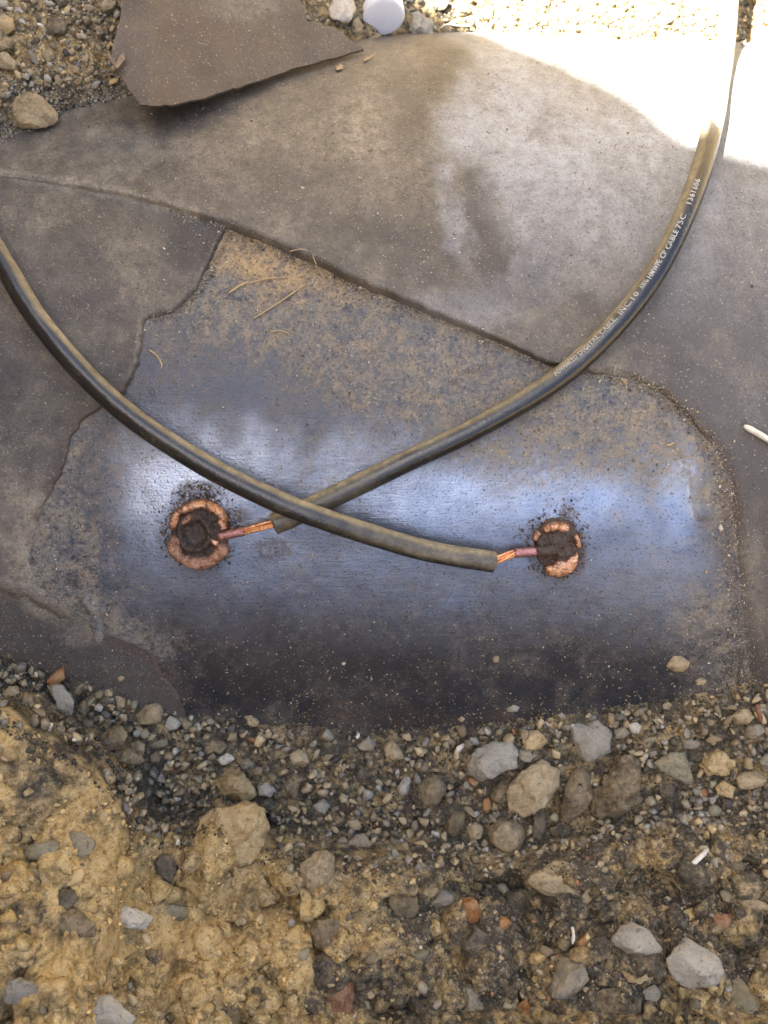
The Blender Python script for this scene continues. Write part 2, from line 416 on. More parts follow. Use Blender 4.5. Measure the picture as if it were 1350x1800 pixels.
M = dict(tape=mat_tape(), sheet=mat_tape('brown_sheet', (0.048, 0.033, 0.023), (0.086, 0.060, 0.041)), shell=mat_shell(), soil=mat_soil(), gravel=mat_gravel(), cable=mat_cable(), slag=mat_slag(),
    grey=mat_stone('stone_grey', (0.17, 0.15, 0.12), (0.27, 0.245, 0.20), 0.35),
    pale=mat_stone('stone_pale_grey', (0.29, 0.265, 0.215), (0.40, 0.375, 0.315), 0.22, (0.42, 0.35, 0.24)),
    tan=mat_stone('stone_tan', (0.26, 0.20, 0.115), (0.38, 0.30, 0.185), 0.5, (0.46, 0.36, 0.22)),
    brown=mat_stone('stone_brown', (0.12, 0.092, 0.058), (0.20, 0.16, 0.105), 0.55, (0.30, 0.23, 0.135)),
    ochre=mat_stone('clod_ochre', (0.30, 0.205, 0.09), (0.44, 0.32, 0.16), 0.5, (0.52, 0.41, 0.24)),
    dark=mat_stone('stone_dark', (0.055, 0.048, 0.040), (0.115, 0.10, 0.082), 0.4, (0.26, 0.20, 0.12)),
    green=mat_stone('stone_green_grey', (0.18, 0.16, 0.11), (0.27, 0.245, 0.17), 0.3, (0.36, 0.29, 0.17)),
    orange=mat_stone('stone_orange', (0.26, 0.105, 0.035), (0.40, 0.18, 0.07), 0.45, (0.36, 0.25, 0.13)),
    red=mat_stone('stone_red_brown', (0.17, 0.075, 0.04), (0.27, 0.13, 0.075), 0.5, (0.28, 0.21, 0.13)),
    white=mat_stone('stone_white', (0.48, 0.43, 0.35), (0.68, 0.63, 0.55), 0.3, (0.45, 0.35, 0.22)),
    copper=mat_copper('copper_bright', (0.56, 0.285, 0.155), (0.74, 0.46, 0.31), 0.28, 0.85, 0.45, 10, 0.7),
    copper_dull=mat_copper('copper_dull', (0.30, 0.145, 0.085), (0.48, 0.28, 0.18), 0.52, 0.5, 0.6, 10, 0.9),
    sleeve=mat_copper('copper_sleeve', (0.36, 0.17, 0.16), (0.46, 0.25, 0.25), 0.30, 0.8, 0.25, 14),
    strand=mat_copper('copper_strand', (0.80, 0.36, 0.16), (0.88, 0.48, 0.26), 0.28, 0.9, 0.15),
    print=mat_plain('white_print', (0.24, 0.23, 0.205), (0.46, 0.45, 0.42), 0.6, 6),
    plastic=mat_plain('white_plastic', (0.66, 0.65, 0.67), (0.74, 0.73, 0.74), 0.35, 40, None, 0.3),
    straw=mat_plain('straw', (0.34, 0.24, 0.11), (0.48, 0.36, 0.19), 0.8, 12),
    root=mat_plain('root', (0.13, 0.055, 0.03), (0.21, 0.10, 0.055), 0.8, 12),
    chip=mat_plain('wood_chip', (0.21, 0.15, 0.095), (0.36, 0.27, 0.18), 0.8, 10),
    bone=mat_plain('pale_stick', (0.50, 0.46, 0.38), (0.66, 0.63, 0.55), 0.6, 12),
)

# ------------------------------------------------------------------ ground sheet
def lines(lo, hi, step, far=200000, ratio=1.28, pre=()):
    mid = np.arange(lo, hi + step, step); s = step; out = []; v = hi + step
    while v < far: s *= ratio; v += s; out.append(v)
    s = step; ou2 = []; v = lo
    while v > -far: s *= ratio; v -= s; ou2.append(v)
    return np.unique(np.r_[ou2, mid, out, np.array(pre, float)])
gx = lines(-860, 860, 3.6, pre=np.r_[np.arange(-2280, -870, 40), -2300, -2290, -2320, -2400, -2600])
gy = np.unique(np.r_[lines(-960, 1250, 4000), np.arange(-960, -240, 3.4), np.arange(-240, 560, 25), np.arange(560, 1250, 4.5),
                     np.arange(1250, 2300, 30), np.geomspace(2300, 200000, 45), -np.arange(960, 2200, 40), -np.array([2250, 2300, CY, CY + 25, CY + 120, CY + 300]), -np.geomspace(3000, 200000, 40)])
GX, GY = np.meshgrid(gx, gy, indexing='xy')
GZ = ground_z(GX, GY)
ebt = -GY - np.interp(GX, E_x, E_y)
bankm = sstep(-10, 40, ebt) * (GY < 180)
left = sstep(230, -330, GX)
och = bankm * (0.04 + 0.92 * left + 0.6 * fbm(GX, GY, 150, 4, 61)) + 0.10
och = och - bankm * 0.35 * sstep(0.05, 0.45, fbm(GX, GY, 75, 3, 62)) * (0.5 + 0.5 * left)
och = np.where(GY > 180, 0.58 + 0.3 * fbm(GX, GY, 90, 3, 63) - 0.35 * sstep(-560, -380, GX) * sstep(100, -100, GX), och)
och = np.where((GY > 180) & (GX < -250), och - 0.75 * sstep(150, 30, GY - np.interp(GX, U_x, U_y) + 30 * fbm(GX, GY, 60, 3, 64)), och)
och = np.where(np.maximum(np.abs(GX), np.abs(GY)) > 1000, 0.5, och)
ground = mesh('ground', np.stack([GX, GY, GZ], -1).reshape(-1, 3), grid_faces(len(gy), len(gx)), M['soil'], attrs={'ochre': np.clip(och, 0, 1).ravel()})
tag(ground, 'ochre and grey-brown excavated soil around the pipe', 'soil', None, 'structure')

# ------------------------------------------------------------------ the pipe: bare shell, wrap with an opening, upper wrap layer
pipe = empty('steel_pipe', (0, PA, -2 * PR))
tag(pipe, 'large buried steel pipe in dusty brown tape wrap with a bare blue-black opening', 'pipe')
seam_px = np.array([-300, 0, 100, 220, 345, 400, 460, 560, 650, 740, 810, 880, 960, 1040, 1100, 1160, 1212, 1258, 1280, 1291, 1300, 1330, 1700.])
seam_py = np.array([290, 318, 332, 352, 385, 403, 424, 470, 512, 548, 577, 604, 640, 656, 666, 692, 742, 806, 880, 985, 1130, 1330, 1500.])
SX, SS = xs_of(seam_px, seam_py)
def seam_s(x): return np.interp(x, SX, SS) + 2.2 * fbm(x, x * 0, 26, 3, 77) + 1.2 * fbm(x, x * 0, 6, 2, 78)

open_poly = [(402, 396), (345, 512), (302, 552), (256, 564), (247, 640), (222, 692), (180, 714), (150, 737), (123, 772), (110, 832), (84, 880), (62, 930), (48, 985),
             (78, 1040), (140, 1078), (198, 1118), (258, 1142), (284, 1178), (318, 1225), (350, 1310), (480, 1350), (650, 1365), (900, 1355), (1080, 1310), (1200, 1270), (1290, 1240), (1300, 1120),
             (1290, 1040), (1310, 960), (1305, 880), (1285, 790), (1240, 725), (1185, 675), (1105, 640), (960, 615), (810, 548), (650, 484), (500, 420)]
OP = np.array(open_poly, float); OX, OS = xs_of(OP[:, 0], OP[:, 1])
ocx, ocs = xs_of(690, 840)
def ray_poly(th, X, Y, cx, cy):
    r = np.full(th.shape, 0.0)
    dx, dy = np.cos(th), np.sin(th)
    for i in range(len(X)):
        ax, ay = X[i] - cx, Y[i] - cy; bx, by = X[(i + 1) % len(X)] - cx, Y[(i + 1) % len(X)] - cy
        ex, ey = bx - ax, by - ay; den = dx * ey - dy * ex
        with np.errstate(divide='ignore', invalid='ignore'):
            t = (ax * ey - ay * ex) / den; u = (ax * dy - ay * dx) / den
        ok = (u >= -1e-6) & (u <= 1 + 1e-6) & (t > 0) & np.isfinite(t)
        r = np.where(ok, np.maximum(r, np.where(ok, t, 0)), r)
    return r
def blob(px, py, x, y, rx, ry, seed=0, amp=0.35):
    d = np.sqrt(((px - x) / rx) ** 2 + ((py - y) / ry) ** 2) + amp * fbm(px, py, 0.5 * (rx + ry), 4, 300 + seed)
    return sstep(1.0, 0.35, d)
def stroke(px, py, pts, wdt, seed=0, rough=8):
    qx = px + rough * fbm(px, py, 25, 3, 400 + seed); qy = py + rough * fbm(px, py, 25, 3, 450 + seed)
    best = np.full(np.shape(px), 1e9)
    for (x0, y0), (x1, y1) in zip(pts[:-1], pts[1:]):
        ex, ey = x1 - x0, y1 - y0; t = np.clip(((qx - x0) * ex + (qy - y0) * ey) / (ex * ex + ey * ey), 0, 1)
        best = np.minimum(best, np.hypot(qx - x0 - t * ex, qy - y0 - t * ey))
    return sstep(wdt, wdt * 0.25, best)
RIGHT_RUST = [(1160, 690), (1225, 745), (1262, 790), (1280, 850), (1284, 900), (1278, 960), (1290, 1000)]
LEFT_RUST = [(222, 692), (170, 722), (128, 765), (108, 835), (70, 905)]
LOW_RUST = [(190, 1122), (262, 1148), (285, 1180), (325, 1232)]
LOW_RUST2 = [(600, 1262), (700, 1272), (1010, 1285)]
LEFT_LOW = [(-10, 1022), (50, 1040), (110, 1075)]
def masks_tape(px, py, upper):
    n = fbm(px, py, 220, 5, 90); n2 = fbm(px, py, 60, 4, 91); n3 = fbm(px, py, 18, 3, 92)
    if upper:
        d = 0.31 + 0.34 * n + 0.28 * n2 + 0.18 * n3
        d = d + 0.22 * blob(px, py, 560, 230, 170, 110, 1) + 0.25 * blob(px, py, 640, 250, 45, 80, 2) + 0.15 * blob(px, py, 330, 260, 200, 60, 3)
        d = d - 0.30 * blob(px, py, 860, 470, 150, 110, 4) - 0.45 * stroke(px, py, [(835, 330), (850, 420), (870, 470)], 40, 3) - 0.40 * sstep(1060, 1200, px)
        d = d - 0.28 * blob(px, py, 300, 225, 160, 45, 7)  # last: dark patch under the loose sheet, painted where its shadow falls
        wx_ = px + 40 * n2 + 30 * fbm(px, py, 120, 3, 98)
        ch = 0.95 * sstep(765, 850, wx_ - 0.12 * (py - 300)) * sstep(640, 250, py + 40 * n2) * (1 - 0.5 * sstep(1200, 1300, px))  # silvery sky sheen and sun glare at upper right, painted as pale dust
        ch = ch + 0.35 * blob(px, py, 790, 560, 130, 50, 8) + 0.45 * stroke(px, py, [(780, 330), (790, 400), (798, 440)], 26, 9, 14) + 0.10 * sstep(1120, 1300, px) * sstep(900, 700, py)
        d = d + 0.22 * blob(px, py, 1310, 960, 60, 150, 15) - 0.12 * sstep(1050, 1150, py)
        ch = ch - 0.40 * stroke(px, py, [(845, 330), (856, 420), (872, 470)], 46, 3, 20)
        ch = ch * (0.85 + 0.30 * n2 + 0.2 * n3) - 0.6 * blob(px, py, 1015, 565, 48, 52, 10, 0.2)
    else:
        d = 0.17 + 0.26 * n + 0.26 * n2 + 0.18 * n3
        d = d + 0.30 * blob(px, py, 60, 370, 140, 50, 11) + 0.28 * blob(px, py, 240, 480, 90, 110, 12) + 0.35 * blob(px, py, 40, 930, 90, 120, 13)
        d = d - 0.28 * blob(px, py, 345, 440, 75, 70, 14, 0.2) - 0.10 * sstep(1250, 1310, px)
        d = d + 0.35 * blob(px, py, 1310, 960, 70, 150, 15) - 0.34 * sstep(1020, 1110, py) + 0.10 * sstep(1230, 1290, py)  # less dust low down imitates the shade where the pipe turns under
        ch = 0.14 * sstep(1150, 1300, px) * sstep(950, 750, py) + 0.06 * n
    r = 0.8 * stroke(px, py, RIGHT_RUST, 26, 1, 16) + 0.7 * stroke(px, py, LEFT_RUST, 20, 2, 14) + 0.6 * stroke(px, py, LOW_RUST, 14, 4) + 0.45 * stroke(px, py, LOW_RUST2, 20, 5) + 0.6 * stroke(px, py, LEFT_LOW, 16, 6)
    r = r + 0.5 * blob(px, py, 248, 331, 12, 8, 21)
    d = d - 0.3 * stroke(px, py, RIGHT_RUST, 30, 1, 16) + (0 if upper else 0.45 * stroke(px, py, [(60, 900), (40, 985), (75, 1050), (145, 1092)], 60, 70, 30))
    d = d + 0.45 * stroke(px, py, list(zip(seam_px[1:5], seam_py[1:5])), 12, 12, 8)
    if not upper: d = np.where(py > 1060, np.maximum(d, 0.09 + 0.1 * n3), d)
    return dict(dust=np.clip(d, 0, 1), chalk_glare=np.clip(ch, 0, 1), rust=np.clip(r, 0, 1))
def masks_shell(px, py):
    n = fbm(px, py, 170, 5, 95); n2 = fbm(px, py, 45, 4, 96); n3 = fbm(px, py, 14, 3, 97)
    seam = np.interp(px, [-300, 345, 400, 560, 650, 810, 960, 1100, 1300], [300, 385, 403, 470, 512, 577, 640, 664, 690])
    dist = py - seam
    d = 1.0 * sstep(300, 120, dist + 70 * n + 40 * n2) + 0.25 * sstep(200, 60, dist)
    d = d + 0.02 * sstep(1060, 1130, py + 40 * n) + 0.14 * sstep(1215, 1290, py + 40 * n2)
    d = d + 0.8 * sstep(300, 190, px + 40 * n2) * sstep(640, 850, py) * 0.5 + 0.45 * blob(px, py, 110, 950, 70, 110, 32)
    d = d + 0.50 * sstep(1215, 1275, px + 40 * n2) + 0.35 * blob(px, py, 1140, 740, 60, 40, 33) + 0.2 * blob(px, py, 1090, 790, 80, 50, 34)
    d = d + 0.5 * stroke(px, py, [(95, 900), (150, 960), (165, 1100)], 26, 35, 20) + 0.5 * stroke(px, py, [(150, 1060), (170, 1120)], 9, 36, 8)
    d = d + 0.10 + 0.24 * n2 + 0.16 * n3 + 0.7 * stroke(px, py, [(60, 900), (50, 985), (85, 1045), (145, 1085), (262, 1150)], 60, 70, 30) + 0.35 * stroke(px, py, [(222, 692), (150, 737), (112, 832), (70, 905)], 26, 71, 20)
    d = d - 0.45 * blob(px, py, 330, 930, 170, 150, 37) * 1 - 0.3 * blob(px, py, 900, 900, 300, 150, 38) - 0.35 * blob(px, py, 1200, 850, 60, 110, 39)
    d = d - 0.4 * blob(px, py, 1180, 745, 40, 40, 40) - 0.35 * blob(px, py, 1060, 700, 50, 35, 41)
    d = d + 0.55 * blob(px, py, 1225, 1100, 90, 110, 72, 0.5)
    o = 1.0 * sstep(120, 20, dist + 22 * n2 + 0.45 * np.clip(px - 480, 0, None)) + 0.35 * n3 + 0.15
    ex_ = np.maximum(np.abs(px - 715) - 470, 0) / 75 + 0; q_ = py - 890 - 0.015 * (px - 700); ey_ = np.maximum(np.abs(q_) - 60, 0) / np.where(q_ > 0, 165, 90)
    cl = sstep(1.45, 0.0, np.hypot(ex_, ey_) + 0.6 * n + 0.35 * n2) * (0.86 + 0.3 * n)  # ground-down metal patch, brightened to imitate the sky's sheen
    cl = np.maximum(cl, 0.95 * blob(px, py, 1195, 850, 62, 130, 60, 0.25)) - 0.30 * blob(px, py, 560, 930, 80, 70, 61, 0.3)  # dims a gap by the cables like a dark reflection
    cl = cl * (0.60 + 0.5 * blob(px, py, 310, 870, 170, 100, 62, 0.2) + 0.5 * blob(px, py, 900, 880, 330, 75, 63, 0.2) + 0.4 * blob(px, py, 1195, 860, 50, 110, 64, 0.2))  # brighter spots painted where the sheen peaks
    so = 0
    for (cx, cy, rx, ry) in ((352, 932, 80, 84), (350, 872, 62, 34), (976, 960, 72, 76), (1000, 905, 20, 28), (405, 908, 40, 20)):
        so = np.maximum(so, 0.68 * blob(px, py, cx, cy, rx, ry, int(cx), 0.35))
    so = np.maximum(so, 0.45 * blob(px, py, 480, 965, 46, 28, 50, 0.15))  # dark patch imitating the cable's shadow by its end
    r = 0.7 * blob(px, py, 1012, 985, 26, 46, 51, 0.3) + 0.5 * stroke(px, py, RIGHT_RUST, 22, 1, 16) + 0.6 * stroke(px, py, LOW_RUST, 12, 4)
    r = r + 0.35 * stroke(px, py, [(560, 1255), (720, 1262), (1000, 1272)], 24, 52, 16) + 0.4 * blob(px, py, 690, 553, 14, 10, 53) + 0.5 * stroke(px, py, [(820, 655), (860, 645)], 8, 54) + 0.6 * blob(px, py, 800, 672, 12, 10, 55)
    return dict(dust=np.clip(d, 0, 1), ochre=np.clip(o, 0, 1), soot_shade=np.clip(so, 0, 1), rust=np.clip(r, 0, 1), clean_sheen=np.clip(cl, 0, 1), navy=sstep(1130, 1040, py + 50 * n))

def pipe_lines(lo, hi, step, far):
    s = step; a = []; v = hi
    while v < far: s *= 1.35; v += s; a.append(min(v, far))
    s = step; b = []; v = lo
    while v > -far: s *= 1.35; v -= s; b.append(max(v, -far))
    return np.unique(np.r_[b, np.arange(lo, hi, step), hi, a])
# bare shell
hx = pipe_lines(-660, 660, 4.0, 12000); hs = pipe_lines(-760, 420, 4.0, 2800)
HX, HS = np.meshgrid(hx, hs, indexing='xy')
X, Y, Z = pipe_pt(HX, HS); PX, PY = project(X, Y, Z)
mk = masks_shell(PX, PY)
hh = 3.0 * fbm(HX, HS, 140, 3, 70, 0.4) + 1.6 * mk['dust'] * (fbm(HX, HS, 12, 3, 71) + 0.3) + 0.3 * fbm(HX, HS, 26, 2, 72)
hh = hh + 7 * stroke(PX, PY, [(150, 1055), (165, 1080), (172, 1125)], 10, 36, 6) + 5 * stroke(PX, PY, [(1180, 740), (1225, 830), (1240, 900)], 22, 37, 6) 
hh = hh + 6 * mk['soot_shade'] * np.clip(fbm(HX, HS, 9, 2, 73), 0, 1)
near = (np.abs(HX) < 900) & (np.abs(HS) < 1200)
V = np.stack(pipe_pt(HX, HS, np.where(near, hh, 0)), -1).reshape(-1, 3)
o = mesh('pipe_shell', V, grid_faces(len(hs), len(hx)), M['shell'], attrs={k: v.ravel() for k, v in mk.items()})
child(o, pipe)
# wrap with the opening cut into it
NTH = 1500
th = np.linspace(0, 2 * np.pi, NTH, endpoint=False)
re = ray_poly(th, OX, OS, ocx, ocs)
re = re + 5 * fbm(re * np.cos(th), re * np.sin(th), 30, 3, 80) + 2.0 * fbm(re * np.cos(th), re * np.sin(th), 7, 2, 81)
ex, es = ocx + re * np.cos(th), ocs + re * np.sin(th)
epx, epy = project(*pipe_pt(ex, es))
thick = 9.0 - np.maximum(7.5 * sstep(1050, 1180, epx), 7.0 * sstep(1150, 1230, epy) * sstep(250, 420, epx)) - 3.5 * sstep(680, 760, epy) * sstep(330, 250, epx) - 4.2 * sstep(900, 960, epy) * sstep(330, 250, epx)
ringd = np.r_[0, 0.6, 2.2, 5, np.arange(9, 90, 5), np.arange(90, 760, 7.5), np.geomspace(790, 12000, 16)]
rr = re[None, :] + ringd[:, None]
TX = ocx + rr * np.cos(th)[None, :]; TS = np.clip(ocs + rr * np.sin(th)[None, :], -2700, 2700)
prof = np.interp(ringd, [0, 0.6, 2.2, 5, 9], [-0.9, 0.3, 0.8, 1.0, 1.0])
X, Y, Z = pipe_pt(TX, TS); PX, PY = project(X, Y, Z)
mt = masks_tape(PX, PY, False)
thin = sstep(8.0, 4.5, thick)[None, :]
lift = (1 - thin) * sstep(30, 0, ringd)[:, None] * (0.5 + fbm(ex, es, 60, 2, 82))[None, :] * 4
th_ = thick[None, :] * prof[:, None] + lift * (prof[:, None] > 0.2)
th_ = th_ + (ringd > 3)[:, None] * (3.0 * fbm(TX, TS, 140, 3, 70, 0.4) + 0.8 * fbm(TX, TS, 14, 3, 84) + 1.6 * (1 - thin))
th_ = th_ + 6 * stroke(PX, PY, LEFT_LOW, 14, 6)
th_ = np.where(TS > seam_s(TX) + 10, -8.0, th_)          # runs on hidden beneath the upper layer
V = np.stack(pipe_pt(TX, TS, th_), -1).reshape(-1, 3)
o = mesh('tape_wrap', V, grid_faces(len(ringd), NTH, True), M['tape'], attrs={k: v.ravel() for k, v in mt.items()})
o['label'] = 'grey-brown lower wrap with the ragged opening around the two welds'
child(o, pipe)
# upper wrap layer that overlaps it
ux = pipe_lines(-880, 880, 5.0, 12000)
vo = np.r_[0, 0.6, 2.2, 5, 9, np.arange(14, 1560, 5.5), np.geomspace(1600, 2500, 9)]
UX = np.repeat(ux[None, :], len(vo), 0); US = np.minimum(seam_s(ux)[None, :] + vo[:, None], 2750)
X, Y, Z = pipe_pt(UX, US); PX, PY = project(X, Y, Z)
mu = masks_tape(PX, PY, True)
spx = np.interp(ux, SX, seam_px)
tk = 8.0 * sstep(-60, 330, spx) - 6.5 * sstep(980, 1120, spx) + 0.5 + 4.0 * sstep(520, 620, spx) * sstep(960, 800, spx)
prof = np.interp(vo, [0, 0.6, 2.2, 5, 9], [-1.6, 0.7, 0.97, 1.0, 1.0])
rt = sstep(1000, 1140, spx)[None, :]
hh = (13.0 - 9.0 * sstep(1000, 1140, spx) - 1.6 * sstep(1240, 1290, spx))[None, :] * np.where(prof[:, None] > 0, 1, 0) + tk[None, :] * prof[:, None] + (vo > 3)[:, None] * ((1 - rt) * 3.5 * fbm(UX, US, 150, 3, 85) + rt * 3.0 * fbm(UX, US, 140, 3, 70, 0.4) + 0.8 * fbm(UX, US, 14, 3, 86) + 1.2)
hh = np.where((prof < 0)[:, None], -6 + 4.5 * rt, hh)
shell_h = 3.0 * fbm(UX, US, 140, 3, 70, 0.4)
ramp = sstep(0, 1, vo[:, None] / (14 + 130 * sstep(1230, 1290, spx))[None, :])
hh = hh * (1 - rt) + rt * (shell_h - 1.0 + (hh - shell_h + 1.0) * ramp)          # at right the layer feathers out onto the pipe
V = np.stack(pipe_pt(UX, US, hh), -1).reshape(-1, 3)
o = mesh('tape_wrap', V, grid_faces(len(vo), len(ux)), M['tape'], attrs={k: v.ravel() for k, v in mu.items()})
o['label'] = 'tan dusted upper wrap layer with a slanting lower edge'
child(o, pipe)

# ------------------------------------------------------------------ cables
CR = 19.0
def path_from(pts, n):
    """pts: picture place on the pipe plus height of the cable's middle above the pipe, or an absolute height ('z', value)"""
    P = []
    for px, py, h in pts:
        if isinstance(h, tuple):
            z = h[1]; k = (D - z) / D; P.append(((px - 675) * k, (900 - py) * k, z))
        else:
            # find the spot whose raised point projects to px, py
            qx, qy = px, py
            for _ in range(6):
                x, y, z = on_pipe(qx, qy, h); ax, ay = project(x, y, z); qx += px - ax; qy += py - ay
            P.append(tuple(float(v) for v in on_pipe(qx, qy, h)))
    return catmull(P, n)
def cable(name, label, P, dust_fn, pale_fn, r=CR, side=(-0.6, 1, 0)):
    root = empty(name, P[-1] - np.array([0, 0, r]))
    tag(root, label, 'cable', 'cables welded to the pipe')
    n = len(P); rad = np.full(n, r) + 0.5 * fbm(np.arange(n) * 3.0, np.zeros(n), 60, 3, 120)
    P2 = P.copy(); wq = np.arange(n) * 3.0; P2[:, 0] += 2.0 * fbm(wq, wq * 0 + 1, 170, 2, 121) * sstep(0, 60, n - np.arange(n)); P2[:, 1] += 2.0 * fbm(wq, wq * 0 + 2, 170, 2, 122) * sstep(0, 60, n - np.arange(n))
    seg = 32
    V, F, a, i = tube(P2, rad, seg, False, side)
    # cut end: rounded rim and a recessed face
    T, up, sd = frames(P2, side); e = n - 1; ang = np.linspace(0, 2 * np.pi, seg, endpoint=False)
    extra = []
    for rr_, dd in ((r * 0.96, 1.2), (r * 0.86, 1.6), (r * 0.45, 0.6), (r * 0.40, -6)):
        extra.append(P2[e] + T[e] * dd + rr_ * (np.cos(ang)[:, None] * up[e] + np.sin(ang)[:, None] * sd[e]))
    V = np.vstack([V] + extra); base = e * seg
    for q in range(4):
        b0 = base if q == 0 else n * seg + (q - 1) * seg; b1 = n * seg + q * seg
        F += [(b0 + j, b0 + (j + 1) % seg, b1 + (j + 1) % seg, b1 + j) for j in range(seg)]
    F.append(tuple(n * seg + 3 * seg + j for j in range(seg)))
    s = np.r_[0, np.cumsum(np.linalg.norm(np.diff(P2, axis=0), axis=1))]
    a = np.where(a > np.pi, a - 2 * np.pi, a)
    A = np.r_[a, np.tile(np.where(ang > np.pi, ang - 2 * np.pi, ang), 4)]; SS_ = np.r_[s[i], np.full(4 * seg, s[-1])]
    o = mesh('jacket', V, F, M['cable'], attrs={'dust': np.clip(dust_fn(A, SS_, s[-1]), 0, 1), 'pale': np.clip(pale_fn(A, SS_, s[-1]), 0, 1)})
    child(o, root)
    return root, P2, s
pa = path_from([(1300, -330, ('z', -150)), (1292, -160, ('z', -270)), (1283, -40, ('z', -330)), (1274, 90, ('z', -285)), (1253, 215, ('z', -105)), (1211, 360, ('z', 0)), (1131, 512, 50), (1007, 646, 24), (860, 742, 21), (712, 812, 21), (596, 868, 21), (520, 905, 21.5), (482, 921, 24)], 420)
pb = path_from([(-190, 120, 60), (-90, 300, 55), (-12, 432, 50), (65, 560, 50), (185, 692, 54), (330, 800, 60), (480, 878, 64), (570, 913, 64), (680, 948, 46), (770, 972, 30), (868, 988, 23)], 420)
def dust_sun_a(a, s, L):
    q = np.degrees(a); wob = 14 * fbm(s, a * 0, 120, 3, 130)
    d = sstep(18, 50, q + wob) * sstep(125, 80, q) * 0.9
    t = s / L
    d = d + 0.20 * sstep(0.5, 0.2, t) + 0.0 + 0.16 * fbm(s, q, 30, 3, 131)  # upper run dusted more to take on the sun's whiteness
    d = d + 0.35 * sstep(0.86, 0.98, t)
    return d
def pale_sun_a(a, s, L):
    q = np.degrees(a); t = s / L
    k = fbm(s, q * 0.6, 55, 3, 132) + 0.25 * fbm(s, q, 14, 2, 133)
    return (0.75 * sstep(-0.05, 0.12, k) * sstep(20, 0, q) * sstep(-60, -20, q) * sstep(0.44, 0.38, t)) + 0.5 * sstep(0.44, 0.30, t)  # pale dust flecks, plus whitening painted on for the sunlit upper run
def dust_b(a, s, L):
    q = np.degrees(a); wob = 16 * fbm(s, a * 0, 110, 3, 140)
    d = sstep(20, 52, q + wob) * sstep(130, 85, q) * (0.85 + 0.2 * fbm(s, q, 60, 3, 142))
    t = s / L
    return d + 0.16 * fbm(s, q, 26, 3, 141) + 0.45 * sstep(0.72, 0.95, t) * sstep(-70, -20, q)
cab_a, PAp, sa = cable('black_cable', 'black cable with white lettering rising at the upper right, ending at the left weld', pa, dust_sun_a, pale_sun_a)
cab_b, PBp, sb = cable('black_cable', 'black cable from the left edge crossing over the lettered one, ending at the right weld', pb, dust_b, lambda a, s, L: 0 * a, CR, (0.6, 1, 0))

# white print on cable A
def letters(word, size):
    cu = bpy.data.curves.new('t', 'FONT'); cu.body = word; cu.size = size; cu.offset = 0.008 * size; cu.resolution_u = 2; cu.space_character = 1.12
    ob = bpy.data.objects.new('t', cu); C.objects.link(ob)
    dg = bpy.context.evaluated_depsgraph_get(); me = bpy.data.meshes.new_from_object(ob.evaluated_get(dg))
    V = np.array([v.co[:] for v in me.vertices]); F = [tuple(p.vertices) for p in me.polygons]
    bpy.data.objects.remove(ob); bpy.data.curves.remove(cu); bpy.data.meshes.remove(me)
    return V, F
Ta, Ua, Da = frames(PAp)
apx, apy = project(PAp[:, 0], PAp[:, 1], PAp[:, 2])
def s_near(px, py):
    # place along the cable nearest to a picture point
    return sa[np.argmin((apx - px) ** 2 + (apy - py) ** 2)]
words_ = [('ADVANCED', (972, 664), (1013, 631)), ('DIGITAL', (1018, 627), (1052, 597)), ('CABLE,', (1056, 590), (1082, 563)), ('INC.', (1086, 554), (1104, 534)),
          ('10', (1106, 527), (1115, 518)), ('AWG', (1119, 512), (1131, 497)), ('HMWPE', (1132, 491), (1153, 464)), ('CP', (1155, 459), (1162, 449)),
          ('CABLE', (1164, 442), (1183, 414)), ('75C', (1184, 408), (1196, 390)), ('1361606', (1203, 370), (1223, 331))]
LV, LF = [], []
for wd, p0, p1 in words_:
    V, F = letters(wd, 12.0)
    s0, s1 = s_near(*p0), s_near(*p1)          # s decreases up the cable
    wv = V[:, 0].max() - V[:, 0].min()
    u = (V[:, 0] - V[:, 0].min()) / wv
    # subdivide nothing: letters are small against the cable's curve
    s = s0 + (s1 - s0) * u
    v = (V[:, 1] - 4.1)
    q0 = math.radians(30.0 - 16.0 * sstep(600, 380, 0.5 * (p0[1] + p1[1])))
    q = q0 + v * 1.05 / CR
    P = np.stack([np.interp(s, sa, PAp[:, k]) for k in range(3)], 1); Uu = np.stack([np.interp(s, sa, Ua[:, k]) for k in range(3)], 1); Dd = np.stack([np.interp(s, sa, Da[:, k]) for k in range(3)], 1)
    LF += [tuple(j + sum(len(x) for x in LV) for j in f) for f in F]
    LV.append(P + (CR + 0.9) * (np.cos(q)[:, None] * Uu + np.sin(q)[:, None] * Dd))
    LF += [tuple(j + sum(len(x) for x in LV) for j in f) for f in F]
    LV.append(P - 0.8 * np.stack([np.interp(s, sa, Ta[:, k]) for k in range(3)], 1) + (CR + 1.05) * (np.cos(q)[:, None] * Uu + np.sin(q)[:, None] * Dd))
o = mesh('white_lettering', np.vstack(LV), LF, M['print'], smooth=False); child(o, cab_a)

